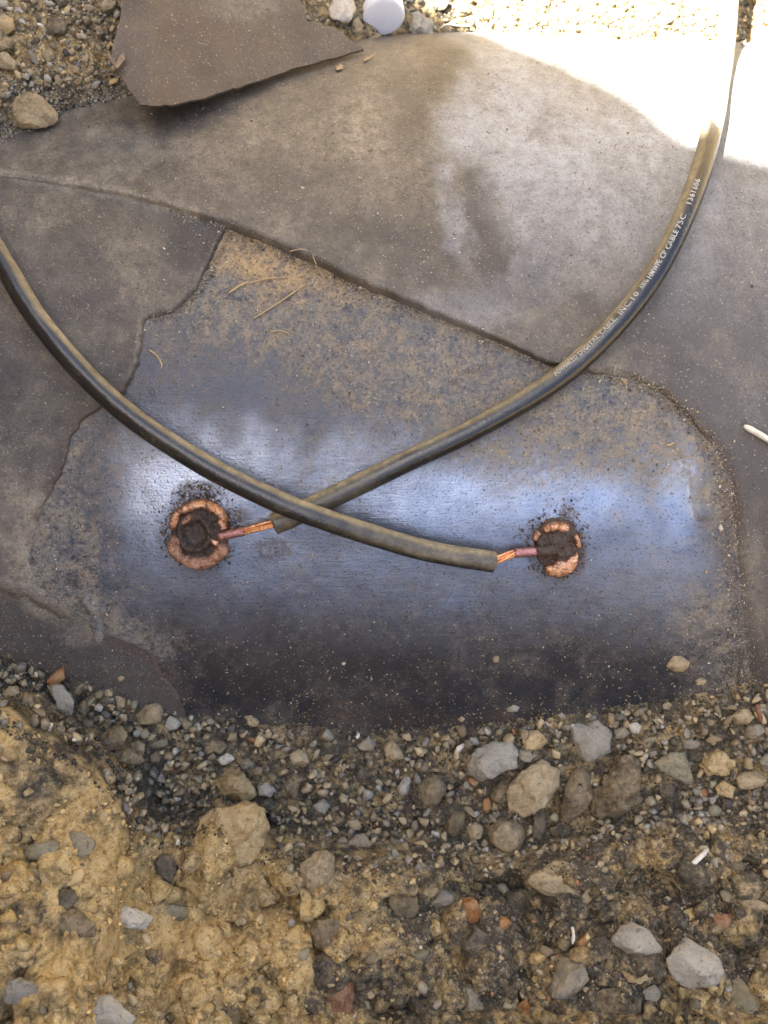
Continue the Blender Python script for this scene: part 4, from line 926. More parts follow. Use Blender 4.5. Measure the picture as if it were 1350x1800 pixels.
HERO = [
 ([(1001,1273),(1030,1265),(1047,1261),(1075,1288),(1078,1326),(1050,1333),(1038,1341),(1021,1336),(1007,1305)], 'pale', 'flat pale grey five-sided stone lying against the pipe', 'stone', G1, .5, .03, .25),
 ([(821,1342),(838,1318),(870,1304),(897,1301),(912,1318),(910,1350),(880,1360),(846,1378),(826,1368)], 'pale', 'pale grey cracked blocky stone left of the small yellow block', 'stone', G1, .7, .05, .25),
 ([(889,1398),(903,1368),(935,1347),(953,1336),(986,1358),(987,1385),(960,1415),(920,1438),(897,1422)], 'tan', 'largest tan stone in the gravel with a rusty white top', 'stone', G1, .75, .07, .2),
 ([(993,1380),(1012,1348),(1028,1343),(1045,1358),(1040,1400),(1018,1435),(1000,1452),(985,1440)], 'brown', 'long upright grey-brown stone right of the largest tan stone', 'stone', G1, .75, .04, .2),
 ([(1070,1350),(1092,1330),(1115,1326),(1122,1360),(1128,1410),(1110,1435),(1070,1440),(1040,1438),(1046,1390)], 'brown', 'crumbly brown soil clod beside the long upright stone', 'soil_clod', G1, .6, .12, .35),
 ([(1147,1342),(1175,1322),(1205,1321),(1212,1350),(1217,1372),(1205,1380),(1172,1362)], 'green', 'flat greenish grey slab pointing left in the right gravel', 'stone', G1, .5, .03, .2),
 ([(916,1290),(945,1283),(960,1294),(965,1306),(950,1315),(922,1317)], 'ochre', 'small yellow-tan square block above the largest tan stone', 'stone', G1, .7, .04, .2),
 ([(857,1462),(872,1441),(900,1438),(920,1452),(925,1472),(915,1495),(885,1499),(862,1484)], 'tan', 'round tan-brown stone at the lower edge of the gravel', 'stone', G1, .8, .06, .3),
 ([(735,1382),(748,1360),(776,1359),(786,1384),(776,1412),(752,1420),(738,1404)], 'brown', 'rounded brown clod alone in the middle of the gravel', 'soil_clod', G1, .8, .09, .3),
 ([(1230,1346),(1250,1325),(1262,1314),(1280,1328),(1293,1336),(1282,1358),(1246,1366)], 'ochre', 'knobbly yellow-brown clod right of the greenish slab', 'soil_clod', G1, .7, .12, .3),
 ([(1104,1274),(1118,1268),(1130,1276),(1122,1290),(1110,1288)], 'white', 'small whitish chip right of the flat pale stone', 'stone', G1, .6, .04, .3),
 ([(1080,1282),(1098,1277),(1106,1288),(1096,1300),(1082,1300)], 'grey', 'small grey stone touching the flat pale stone', 'stone', G1, .7, .06, .3),
 ([(1128,1296),(1150,1294),(1158,1301),(1148,1306),(1130,1305)], 'green', 'thin flat grey sliver in the right gravel', 'stone', G1, .4, .03, .3),
 ([(1196,1302),(1215,1298),(1232,1304),(1228,1315),(1205,1316)], 'grey', 'flat grey oval stone above the greenish slab', 'stone', G1, .5, .04, .3),
 ([(1287,1258),(1300,1247),(1316,1246),(1326,1260),(1312,1274),(1293,1272)], 'tan', 'rounded tan stone near the red rod at the right edge', 'stone', G1, .7, .07, .3),
 ([(1291,1366),(1315,1355),(1338,1357),(1349,1370),(1342,1384),(1302,1386)], 'tan', 'oblong tan stone by the right edge below the knobbly clod', 'stone', G1, .7, .07, .3),
 ([(1255,1382),(1273,1371),(1292,1384),(1288,1403),(1262,1398)], 'ochre', 'small tan block left of the oblong stone at right', 'stone', G1, .8, .05, .3),
 ([(1334,1338),(1350,1324),(1372,1338),(1360,1362),(1342,1356)], 'grey', 'grey stone cut off by the right edge', 'stone', G1, .8, .04, .3),
 ([(1312,1275),(1338,1271),(1345,1285),(1332,1300),(1314,1296)], 'grey', 'grey-brown stone under the red rod', 'stone', G1, .8, .05, .3),
 ([(912,1318),(935,1316),(947,1328),(930,1340),(913,1334)], 'grey', 'dark grey stone between the cracked stone and the yellow block', 'stone', G1, .7, .04, .3),
 ([(862,1400),(878,1372),(900,1360),(898,1392),(888,1418),(868,1412)], 'brown', 'brown stone tucked against the left of the largest tan stone', 'stone', G1, .8, .06, .35),
 ([(849,1406),(860,1400),(864,1420),(855,1430),(848,1424)], 'orange', 'small orange chip left of the largest tan stone', 'stone', G1, .7, .04, .3),
 ([(963,1455),(985,1444),(1003,1456),(1000,1472),(975,1474)], 'dark', 'dark rounded stone under the long upright stone', 'stone', G1, .7, .04, .35),
 ([(938,1430),(955,1410),(962,1440),(955,1480),(935,1482)], 'dark', 'black shadowed stone below the largest tan stone', 'stone', G1, .6, .05, .4),
 ([(1158,1385),(1180,1376),(1192,1392),(1182,1408),(1162,1402)], 'dark', 'dark blue-grey stone below the greenish slab', 'stone', G1, .7, .05, .35),
 ([(819,1455),(835,1444),(850,1455),(846,1474),(826,1476)], 'tan', 'small tan stone left of the round one', 'stone', G1, .8, .05, .3),
 ([(779,1458),(795,1425),(818,1424),(815,1455),(798,1475)], 'brown', 'brown gravel lump left of two round tan stones', 'stone', G1, .7, .08, .35),
 ([(675,1310),(690,1297),(702,1312),(712,1332),(695,1336),(676,1328)], 'tan', 'pointed tan stone by the tiny white chip in mid gravel', 'stone', G1, .7, .05, .3),
 ([(698,1385),(712,1363),(724,1368),(718,1392),(702,1402)], 'pale', 'slim pale stone standing left of the lone brown clod', 'stone', G1, .7, .04, .3),
 # on the pipe
 ([(1171,1171),(1184,1152),(1198,1153),(1213,1164),(1205,1180),(1186,1182)], 'tan', 'pale tan stone lying alone on the pipe at lower right', 'pebble', G4, .7, .04, .1),
 ([(1222,1196),(1232,1190),(1242,1195),(1238,1203),(1226,1204)], 'tan', 'little pebble on the pipe below the pale tan stone', 'pebble', G4, .7, .04, .1),
 ([(889,1246),(902,1239),(914,1243),(910,1251),(893,1252)], 'pale', 'small pale pebble on the pipe above the gravel', 'pebble', G4, .7, .04, .1),
 ([(866,1157),(872,1151),(878,1155),(876,1164),(868,1164)], 'tan', 'tiny tan pebble alone on the lower bare pipe', 'pebble', G4, .7, .04, .1),
 ([(804,1265),(811,1259),(818,1263),(812,1270)], 'tan', 'tiny brown pebble at the rim of the gravel, centre', 'pebble', G4, .7, .04, .1),
 ([(980,1257),(988,1253),(995,1259),(987,1266)], 'pale', 'tiny whitish pebble above the flat pale stone', 'pebble', G4, .7, .04, .1),
 ([(1164,1239),(1174,1233),(1182,1240),(1176,1248),(1166,1247)], 'tan', 'small tan pebble on the pipe near its right rim', 'pebble', G4, .7, .04, .1),
 ([(600,1167),(604,1163),(608,1165),(605,1170)], 'white', 'bright white speck of a pebble in the dark lower pipe', 'pebble', G4, .7, .02, .1),
 ([(206,1192),(213,1187),(220,1191),(216,1198),(208,1198)], 'tan', 'tan pebble on the pipe above the left gravel', 'pebble', G4, .8, .05, .1),
 ([(52,900),(62,892),(70,896),(66,906),(56,908)], 'tan', 'pale flake on the left wrap near its torn edge', 'pebble', G4, .5, .05, .1),
 ([(1262,856),(1266,850),(1269,856),(1265,860)], 'white', 'upper of three white beads on the rusty right edge', 'pebble', G4, .8, .03, .1),
 ([(1283,868),(1287,863),(1291,867),(1287,872)], 'white', 'rightmost of three white beads on the rusty right edge', 'pebble', G4, .8, .03, .1),
 ([(1262,928),(1267,920),(1272,930),(1267,936)], 'white', 'lowest white bead on the rusty right edge', 'pebble', G4, .8, .03, .1),
 ([(1093,670),(1098,663),(1103,669),(1099,677)], 'tan', 'tiny tan stone where the seam passes under the lettered cable', 'pebble', G4, .8, .03, .1),
 # lower left gravel
 ([(80,1207),(96,1200),(112,1203),(135,1232),(128,1255),(117,1263),(103,1258),(95,1230)], 'pale', 'leaning grey-beige block with a square end in the left gravel', 'stone', G1, .8, .02, .2),
 ([(82,1198),(95,1182),(110,1172),(115,1193),(104,1202),(88,1207)], 'orange', 'reddish orange chip perched on the leaning beige block', 'stone', G1, .9, .03, .1),
 ([(241,1258),(258,1240),(276,1232),(287,1248),(284,1270),(262,1274),(245,1272)], 'tan', 'knobbly tan stone at the top of the left gravel', 'stone', G1, .8, .08, .25),
 ([(170,1326),(173,1295),(195,1278),(215,1276),(226,1290),(218,1312),(195,1320)], 'brown', 'rounded olive-brown stone above the long brown slab', 'stone', G1, .7, .05, .25),
 ([(180,1334),(205,1322),(226,1314),(250,1328),(256,1340),(240,1345),(205,1350)], 'brown', 'long brown slab overhanging a dark gap', 'stone', G1, .5, .05, .15),
 ([(290,1274),(298,1258),(308,1262),(320,1274),(308,1282),(294,1284)], 'pale', 'sharp pale grey triangular stone in the left gravel', 'stone', G1, .7, .02, .2),
 ([(259,1313),(272,1302),(295,1296),(294,1310),(280,1316)], 'green', 'pointed green-grey stone under the pale triangle', 'stone', G1, .6, .03, .2),
 ([(228,1306),(243,1300),(256,1308),(252,1328),(236,1324)], 'tan', 'tan stone right of the rounded olive stone', 'stone', G1, .7, .06, .25),
 ([(262,1328),(274,1320),(286,1328),(278,1341),(264,1338)], 'brown', 'brown cube of a stone below the green-grey point', 'stone', G1, .8, .05, .3),
 ([(132,1250),(142,1232),(152,1230),(160,1245),(150,1260),(140,1262)], 'brown', 'brown stone touching the foot of the leaning block', 'stone', G1, .8, .06, .3),
 ([(132,1278),(145,1265),(163,1264),(166,1276),(148,1290),(134,1286)], 'dark', 'dark grey stone below the leaning block', 'stone', G1, .7, .04, .3),
 ([(35,1230),(44,1215),(57,1222),(60,1240),(46,1247)], 'brown', 'brown block at far left between gravel and bank', 'stone', G1, .8, .05, .3),
 ([(2,1226),(14,1206),(30,1208),(34,1218),(18,1234)], 'tan', 'pale tan stone at the far left of the gravel', 'stone', G1, .7, .06, .3),
 ([(8,1178),(22,1165),(33,1168),(28,1176),(14,1182)], 'green', 'grey sliver at the far left rim of the gravel', 'stone', G1, .5, .03, .3),
 ([(200,1224),(207,1220),(220,1230),(220,1244),(208,1247)], 'tan', 'upright tan stone right of the white crumb', 'stone', G1, .8, .06, .3),
 ([(182,1214),(190,1209),(199,1214),(198,1224),(186,1224)], 'tan', 'cauliflower-like tan crumb on the left rim', 'stone', G1, .8, .08, .3),
 ([(165,1242),(174,1236),(181,1243),(178,1252),(168,1249)], 'white', 'white crumb in the left gravel', 'stone', G1, .7, .06, .3),
 ([(382,1333),(400,1322),(414,1334),(405,1341),(388,1345)], 'white', 'white angular stone in mid-left gravel', 'stone', G1, .7, .04, .2),
 ([(358,1315),(370,1299),(392,1298),(400,1310),(388,1325),(362,1326)], 'brown', 'brown stone just above the white angular one', 'stone', G1, .7, .05, .3),
 ([(381,1408),(383,1372),(398,1351),(424,1352),(440,1372),(450,1398),(438,1410)], 'ochre', 'upright brown-ochre clod above the big clay boulder', 'soil_clod', G1, .7, .06, .3),
 ([(507,1326),(524,1316),(540,1325),(545,1340),(534,1350),(516,1343)], 'tan', 'smooth pale tan oval stone in mid gravel', 'stone', G1, .8, .02, .2),
 ([(452,1378),(469,1371),(486,1388),(476,1402),(453,1400)], 'pale', 'cream wedge stone right of the upright clod', 'stone', G1, .8, .03, .25),
 ([(453,1404),(475,1403),(492,1412),(484,1424),(462,1422)], 'dark', 'dark stone under the cream wedge', 'stone', G1, .7, .05, .3),
 ([(499,1385),(506,1368),(517,1362),(527,1380),(520,1409),(504,1403)], 'brown', 'tall brown stone right of the cream wedge', 'stone', G1, .7, .05, .3),
 ([(550,1414),(568,1404),(582,1417),(570,1432),(556,1424)], 'pale', 'pale green-grey stone low in mid gravel', 'stone', G1, .7, .03, .25),
 ([(627,1310),(648,1294),(662,1308),(656,1320),(634,1320)], 'grey', 'grey wedge stone at the rim of the mid gravel', 'stone', G1, .7, .04, .3),
 ([(610,1482),(622,1468),(640,1465),(655,1482),(645,1496),(620,1496)], 'grey', 'curled grey stone at the bottom of the mid gravel', 'stone', G1, .7, .09, .3),
 ([(605,1330),(613,1312),(624,1312),(628,1330),(616,1338)], 'brown', 'brown nugget left of the grey wedge', 'stone', G1, .8, .06, .3),
 ([(625,1365),(634,1342),(642,1352),(642,1370),(632,1376)], 'dark', 'narrow dark stone in mid gravel', 'stone', G1, .7, .04, .3),
 ([(428,1258),(440,1254),(456,1268),(452,1278),(436,1276)], 'tan', 'tan pebble highest on the mid-left rim', 'stone', G1, .8, .05, .25),
 ([(396,1292),(408,1282),(417,1290),(414,1300),(400,1302)], 'tan', 'tan pebble left of centre in the gravel rim', 'stone', G1, .8, .05, .25),
 ([(420,1336),(436,1333),(450,1343),(440,1352),(424,1350)], 'grey', 'grey oval stone right of the white angular one', 'stone', G1, .6, .04, .3),
 # near bank
 ([(340,1470),(350,1440),(380,1420),(420,1412),(446,1407),(462,1430),(476,1462),(466,1488),(430,1520),(400,1536),(352,1526)], 'ochre', 'big tan clay boulder with a bright ochre face', 'clay_boulder', G2, .5, .07, .4),
 ([(518,1545),(532,1515),(556,1500),(575,1495),(588,1506),(590,1540),(584,1575),(545,1590)], 'tan', 'tilted tan slab below the mid gravel', 'stone', G2, .6, .05, .4),
 ([(104,1500),(112,1475),(126,1460),(152,1465),(166,1480),(160,1502),(122,1516)], 'green', 'grey-green stone bedded in the left bank', 'stone', G2, .6, .05, .5),
 ([(38,1494),(60,1482),(98,1478),(104,1496),(88,1510),(50,1512)], 'green', 'flat dusty grey-green stone at left in the bank', 'stone', G2, .5, .05, .5),
 ([(180,1608),(198,1597),(216,1592),(245,1602),(271,1617),(252,1636),(220,1638),(186,1626)], 'white', 'white-crusted stone in the lower left bank', 'stone', G2, .6, .09, .4),
 ([(254,1596),(272,1586),(300,1588),(361,1601),(347,1620),(310,1616),(268,1611)], 'green', 'long grey slab right of the white-crusted stone', 'stone', G2, .45, .04, .45),
 ([(269,1518),(282,1502),(298,1503),(313,1526),(300,1550),(276,1543)], 'dark', 'dark round stone beside the thin red root', 'stone', G2, .7, .05, .45),
 ([(554,1770),(575,1740),(600,1719),(628,1728),(622,1765),(610,1797),(570,1800)], 'red', 'red-brown brick-like lump at the bottom edge', 'stone', G2, .7, .06, .35),
 ([(540,1708),(556,1684),(578,1674),(601,1698),(588,1735),(558,1742)], 'dark', 'dark grey round stone above the red-brown lump', 'stone', G2, .7, .06, .4),
 ([(-8,1735),(30,1718),(62,1726),(82,1748),(56,1768),(0,1770)], 'pale', 'blurred pale stone at the bottom left corner', 'stone', G2, .5, .05, .45),
 ([(144,1768),(165,1752),(196,1750),(246,1792),(220,1806),(150,1800)], 'pale', 'blurred pale slab at the bottom edge, left', 'stone', G2, .5, .05, .45),
 ([(68,1630),(90,1608),(128,1600),(170,1624),(162,1650),(108,1646)], 'brown', 'dusty brown stone left of the white-crusted one', 'stone', G2, .5, .06, .5),
 ([(85,1590),(100,1566),(128,1564),(140,1580),(120,1602),(92,1602)], 'dark', 'dark stone above the dusty brown one at left', 'stone', G2, .6, .06, .5),
 ([(412,1618),(422,1608),(434,1616),(430,1630),(416,1628)], 'tan', 'small round tan pebble in a hollow of the bank', 'stone', G2, .9, .03, .3),
 ([(506,1620),(513,1613),(520,1621),(517,1631),(508,1630)], 'white', 'small white pebble right of the round one in the hollow', 'stone', G2, .8, .03, .3),
 ([(919,1543),(946,1526),(994,1517),(1020,1530),(1038,1545),(1045,1591),(1005,1586),(948,1568)], 'tan', 'broad flat-topped tan stone below the gravel at right', 'stone', G2, .55, .05, .35),
 ([(1075,1650),(1092,1632),(1110,1624),(1140,1635),(1168,1670),(1140,1686),(1105,1681),(1076,1664)], 'pale', 'pale grey-beige stone with a smooth sloping top', 'stone', G2, .7, .03, .3),
 ([(1164,1682),(1184,1664),(1206,1652),(1240,1668),(1266,1685),(1273,1710),(1250,1737),(1214,1742),(1180,1720)], 'pale', 'largest pale beige stone at lower right', 'stone', G2, .65, .035, .3),
 ([(958,1748),(975,1712),(990,1690),(1024,1688),(1036,1722),(1020,1745),(990,1756)], 'grey', 'grey stone with two triangular faces near the bottom', 'stone', G2, .8, .02, .35),
 ([(1018,1785),(1036,1750),(1060,1734),(1116,1730),(1131,1768),(1122,1805),(1030,1808)], 'brown', 'large dusty grey-brown stone at the bottom edge, right of centre', 'stone', G2, .5, .06, .45),
 ([(1268,1765),(1285,1735),(1305,1720),(1352,1748),(1360,1800),(1300,1812),(1272,1798)], 'green', 'grey stone filling the bottom right corner', 'stone', G2, .6, .04, .4),
 ([(776,1758),(800,1738),(828,1732),(856,1752),(872,1775),(862,1798),(795,1792)], 'grey', 'dusty grey slab at the bottom centre', 'stone', G2, .5, .05, .4),
 ([(746,1578),(762,1564),(782,1560),(801,1578),(790,1594),(764,1602)], 'grey', 'rounded grey stone left of the orange clod', 'stone', G2, .7, .04, .4),
 ([(812,1600),(815,1580),(836,1580),(846,1600),(840,1622),(822,1627)], 'orange', 'larger orange clod in the middle of the bank', 'soil_clod', G2, .7, .08, .4),
 ([(866,1624),(876,1614),(892,1612),(902,1624),(886,1638),(872,1636)], 'orange', 'smaller orange clod right of the larger one', 'soil_clod', G2, .7, .07, .4),
 ([(1090,1706),(1106,1708),(1124,1718),(1150,1704),(1148,1722),(1122,1729),(1104,1726)], 'ochre', 'yellow-orange flake below the smooth sloping stone', 'stone', G2, .5, .05, .35),
 ([(680,1580),(692,1548),(708,1530),(730,1552),(746,1590),(730,1612),(700,1618)], 'brown', 'pointed dark-speckled stone in the middle of the bank', 'stone', G2, .6, .06, .45),
 ([(1266,1520),(1278,1500),(1292,1491),(1312,1524),(1300,1548),(1276,1550)], 'brown', 'brown clod right of the pale stick', 'soil_clod', G2, .6, .07, .45),
 ([(1238,1622),(1258,1608),(1284,1608),(1290,1625),(1260,1640)], 'red', 'reddish stone at the right of the bank', 'stone', G2, .6, .06, .45),
 ([(1295,1582),(1320,1576),(1352,1590),(1348,1602),(1310,1596)], 'tan', 'long tan stone at the right edge of the bank', 'stone', G2, .5, .04, .35),
 ([(1016,1655),(1028,1644),(1034,1656),(1026,1672),(1016,1668)], 'orange', 'tiny orange chip left of the smooth sloping stone', 'stone', G2, .7, .04, .35),
 ([(1150,1290+385),(1152,1672),(1153,1674)], None, None, None, None, 0, 0, 0),
 ([(805,1650),(835,1625),(868,1650),(875,1685),(845,1695),(812,1680)], 'dark', 'dark grey stone below the orange clods', 'stone', G2, .6, .06, .45),
 ([(678,1665),(690,1660),(702,1676),(694,1684),(680,1680)], 'tan', 'small yellow-tan stone in the dark middle of the bank', 'stone', G2, .7, .05, .35),
 ([(1130,1740),(1152,1728),(1166,1745),(1158,1768),(1136,1766)], 'pale', 'pale stone between the bottom stones at right', 'stone', G2, .7, .05, .4),
 ([(905,1775),(925,1755),(946,1775),(940,1800),(910,1800)], 'orange', 'rust-stained clod at the bottom edge', 'soil_clod', G2, .6, .08, .4),
 ([(545,1640),(560,1618),(590,1615),(605,1640),(590,1672),(556,1668)], 'brown', 'brown speckled clod above the dark grey round stone', 'soil_clod', G2, .6, .09, .45),
 # dirt above the pipe
 ([(11,200),(28,172),(48,159),(70,166),(92,186),(104,202),(98,216),(80,228),(40,226),(18,216)], 'tan', 'large smooth yellow-grey boulder at upper left', 'boulder', G3, .7, .03, .3),
 ([(68,38),(76,30),(108,32),(118,44),(112,58),(74,62)], 'brown', 'flat square brown stone at top left', 'stone', G3, .5, .04, .3),
 ([(72,92),(80,85),(92,88),(96,100),(84,111),(74,104)], 'tan', 'rounded cream pebble below the square brown stone', 'stone', G3, .8, .03, .3),
 ([(46,92),(54,86),(70,108),(66,116),(56,110)], 'grey', 'long blue-grey stone left of the cream pebble', 'stone', G3, .7, .04, .3),
 ([(58,141),(66,136),(78,143),(74,150),(60,147)], 'tan', 'small yellow stone above the large boulder', 'stone', G3, .7, .04, .3),
 ([(18,246),(30,243),(43,252),(40,258),(22,254)], 'tan', 'small yellow stone below the large boulder', 'stone', G3, .6, .04, .3),
 ([(170,14),(176,-4),(200,-6),(206,8),(196,18),(182,22)], 'tan', 'yellow-grey clod at the top beside the loose sheet', 'soil_clod', G3, .8, .09, .3),
 ([(-10,30),(8,18),(24,32),(28,52),(8,60),(-8,52)], 'ochre', 'ochre clod at the left edge near the top', 'soil_clod', G3, .8, .08, .3),
 ([(-10,72),(8,62),(24,70),(22,84),(6,90),(-8,88)], 'tan', 'tan clod at the left edge under the ochre one', 'soil_clod', G3, .8, .08, .3),
 ([(-10,100),(10,92),(30,108),(28,122),(8,124),(-10,116)], 'tan', 'third clod down the upper left edge', 'soil_clod', G3, .8, .08, .3),
 ([(548,28),(556,16),(572,12),(582,24),(574,36),(558,38)], 'ochre', 'tan lump between the loose sheet and the sunlit stone', 'stone', G3, .8, .08, .3),
 ([(576,14),(590,-6),(618,-8),(624,14),(618,36),(600,44),(582,34)], 'white', 'bright sunlit white stone left of the white tube', 'stone', G3, .8, .08, .3),
 ([(616,38),(628,28),(638,42),(636,56),(624,62),(616,54)], 'tan', 'small tan stone against the left of the white tube', 'stone', G3, .8, .05, .3),
 ([(652,64),(664,57),(670,63),(664,72),(655,71)], 'tan', 'tiny tan pebble under the end of the white tube', 'stone', G3, .8, .04, .3),
 ([(708,42),(722,26),(734,20),(748,30),(766,46),(762,60),(752,70),(726,65)], 'pale', 'knobbly pale stone right of the white tube', 'stone', G3, .8, .11, .3),
 ([(845,20),(854,10),(866,18),(866,32),(852,34)], 'ochre', 'yellow pebble at the edge of the sunlight', 'stone', G3, .8, .05, .3),
 ([(788,20),(800,4),(822,6),(828,22),(806,30)], 'tan', 'tan stone at the top left of the yellow pebble', 'stone', G3, .8, .08, .3),
 ([(762,4),(775,-4),(790,4),(784,18),(768,18)], 'tan', 'tan stone at the top above the thin white wire', 'stone', G3, .8, .08, .3),
]
hero_c = []; hero_s = []
import re
for row in HERO:
    if row[1] is None: continue
    pts, mat, label, nm, grp, hg, rgh, sk = row
    if nm == 'soil_clod': cat_ = 'clod'
    elif nm in ('boulder', 'clay_boulder'): cat_ = 'boulder'
    else: cat_ = None
    if grp == G2: sk = sk + 0.04
    elif grp == G1: sk = sk - 0.06
    stone(pts, mat, label, nm, hg, rgh, sk, 9 if rgh < 0.07 else 4, grp, None, cat_)
    hero_s.append(re.split(r' (?:in|at|with|lying|left|right|above|below|beside|by|near|under|over|between|touching|alone|tucked|standing|just|on|where|perched|cut|filling|against|pointing|bedded|overhanging|highest) ', label)[0])
    P = np.array(pts, float); hero_c.append((P[:, 0].mean(), P[:, 1].mean(), np.ptp(P[:, 0]) / 2, np.ptp(P[:, 1]) / 2))
hero_c = np.array(hero_c)
# coarser gravel between them
n = 1750
px = rg.uniform(-70, 1420, n); lo = np.interp(px, lpx, lpy); hi = np.interp(px, e_px, e_py); py = lo + 6 + (hi - lo + 14) * rg.uniform(0, 1, n) ** 0.9
hit = (((px[:, None] - hero_c[None, :, 0]) / (hero_c[None, :, 2] + 4)) ** 2 + ((py[:, None] - hero_c[None, :, 1]) / (hero_c[None, :, 3] + 4)) ** 2 < 1).any(1)
px, py = px[~hit], py[~hit]; n = len(px)
size = 6.0 + 12 * rg.beta(1.0, 2.0, n)
x, y, z = ground_hit(px, py)
scatter('coarse_gravel', np.stack([x, y, z + rg.uniform(0.1, 0.85, n) * size], -1), size, pick(n, [6, 8, 8, 3, 4, 4, 2.5, 1, 1, .4], rg) * 1.08, [hull_rock(540 + i, 11) for i in range(10)], 'coarser brown and grey gravel filling the band below the pipe', 'gravel')
# clods of the bank
n = 1500
px = rg.uniform(-90, 1440, n); e = np.interp(px, e_px, e_py); py = e + 16 + (1900 - e) * rg.uniform(0, 1, n)
hit = (((px[:, None] - hero_c[None, :, 0]) / (hero_c[None, :, 2] + 5)) ** 2 + ((py[:, None] - hero_c[None, :, 1]) / (hero_c[None, :, 3] + 5)) ** 2 < 1).any(1)
keep = ~hit & (rg.uniform(0, 1, n) > 0.85 * sstep(330, 120, px) * sstep(190, 120, py - e)); px, py = px[keep], py[keep]; n = len(px)
size = np.clip(np.exp(rg.normal(2.15, 0.62, n)), 5, 40)
x, y, z = ground_hit(px, py)
V0, F0 = ICO_[2]; R = rand_rot(n, rg); VV = []; AA = []
for i in range(n):
    v = cut(V0, rg, 11, 0.40, 0.8)
    v = v * (1 + 0.16 * fbm(V0[:, 0] + i * 3.1, V0[:, 1], 0.9, 3, i, 0.6, V0[:, 2]))[:, None]
    v = v @ R[i] * np.array([1, 1, 0.8]) * size[i]
    VV.append(v + np.array([x[i], y[i], z[i] - 0.05 * size[i]]))
o_ = 0.04 + 0.92 * sstep(230, -330, x) + 0.6 * fbm(x, y, 150, 4, 61) + rg.normal(0, 0.36, n)
o = mesh('soil_clods', np.vstack(VV), (F0[None] + (np.arange(n) * len(V0))[:, None, None]).reshape(-1, 3), M['soil'], attrs={'ochre': np.repeat(np.clip(o_, 0, 1), len(V0))})
tag(o, 'crumbling clods of ochre and dark earth making up the near bank', 'soil', None, 'stuff')

# middling gravel: separate stones that share a dozen meshes
def proto(seed, kind):
    rg = np.random.default_rng(seed); V, F = ICO[2 if kind else 2]
    V = cut(V, rg, 12, 0.42, 0.8) * np.array([1.1, rg.uniform(.65, .95), rg.uniform(.6, .85)])
    V = V + V * (0.05 * fbm(V[:, 0] * 9 + seed, V[:, 1] * 9, 4.0, 3, seed, 0.6, V[:, 2] * 9))[:, None]
    me = bpy.data.meshes.new('gravel_stone'); me.from_pydata([tuple(v) for v in V * S], [], [tuple(f) for f in F]); me.update()
    me.polygons.foreach_set('use_smooth', np.ones(len(me.polygons), bool))
    return me
mats_mid = ['brown', 'tan', 'grey', 'dark', 'green', 'ochre', 'brown', 'brown', 'tan', 'pale']
PM = {}
for k in sorted(set(mats_mid)):
    PM[k] = []
    for j in range(3):
        me = proto(700 + j + 10 * len(PM), 0); me.materials.append(M[k]); PM[k].append(me)
used_labels = set()
def mids(n, fpos, smin, smax, label, group, kinds, seed, sink=0.2):
    rg = np.random.default_rng(seed); got = []; tries = 0
    while len(got) < n and tries < 20000:
        tries += 1
        px, py = fpos(rg); r = smin + (smax - smin) * rg.beta(1.2, 2.0)
        if np.any(((hero_c[:, 0] - px) / (hero_c[:, 2] + r * 0.6)) ** 2 + ((hero_c[:, 1] - py) / (hero_c[:, 3] + r * 0.6)) ** 2 < 1): continue
        if any((a - px) ** 2 + (b - py) ** 2 < (0.85 * (r + q)) ** 2 for a, b, q in got): continue
        got.append((px, py, r))
    arr = np.array(got); x, y, z = ground_hit(arr[:, 0], arr[:, 1])
    for (a, b, r), X_, Y_, Z_ in zip(got, x, y, z):
        k = kinds[rg.integers(len(kinds))]
        o = bpy.data.objects.new('gravel_stone', PM[k][rg.integers(3)]); C.objects.link(o)
        o.location = (X_ * S, Y_ * S, (Z_ + r * (0.75 - sink * 1.6)) * S); o.scale = (r * 1.12,) * 3
        o.rotation_euler = (rg.normal(0, .35), rg.normal(0, .35), rg.uniform(0, 6.28))
        d2 = (hero_c[:, 0] - a) ** 2 + (hero_c[:, 1] - b) ** 2; near_ = np.argsort(d2)[:5]
        tint = {'green': 'green-grey', 'pale': 'pale'}.get(k, k); what = f'{"larger" if r > 0.5 * (smin + smax) else "small"} {tint} {label}'
        def rel(h_):
            ex_, ey_ = a - hero_c[h_, 0], b - hero_c[h_, 1]
            return (('right of' if ex_ > 0 else 'left of') if abs(ex_) > abs(ey_) else ('below' if ey_ > 0 else 'above')) + ' the ' + hero_s[h_]
        cand = [f'{what} {rel(near_[0])}'] + [f'{what} {rel(near_[0])} and {rel(q_)}' for q_ in near_[1:]] + [f'{what} {rel(q_)}' for q_ in near_[1:]]
        cand = [c_ for c_ in cand if len(c_.split()) <= 16]; free = [c_ for c_ in cand if c_ not in used_labels]
        lab = (free or cand)[0]; used_labels.add(lab)
        tag(o, lab, 'gravel', group)
def band(x0, x1):
    def f(rg):
        px = rg.uniform(x0, x1); a = np.interp(px, lpx, lpy) + 8; b = np.interp(px, e_px, e_py) + 8
        return px, rg.uniform(a, max(b, a + 10))
    return f
def bankp(x0, x1, y1):
    def f(rg):
        px = rg.uniform(x0, x1); return px, rg.uniform(np.interp(px, e_px, e_py) + 20, y1)
    return f
mids(62, band(-20, 400), 8, 17, 'gravel piece', 'small gravel, left', ['brown', 'brown', 'tan', 'brown', 'green', 'tan'], 1)
mids(92, band(400, 850), 8, 17, 'gravel piece', 'small gravel, middle', ['brown', 'brown', 'tan', 'tan', 'grey', 'brown'], 2)
mids(70, band(850, 1370), 8, 18, 'gravel piece', 'small gravel, right', ['brown', 'brown', 'tan', 'dark', 'green', 'tan', 'grey'], 3)
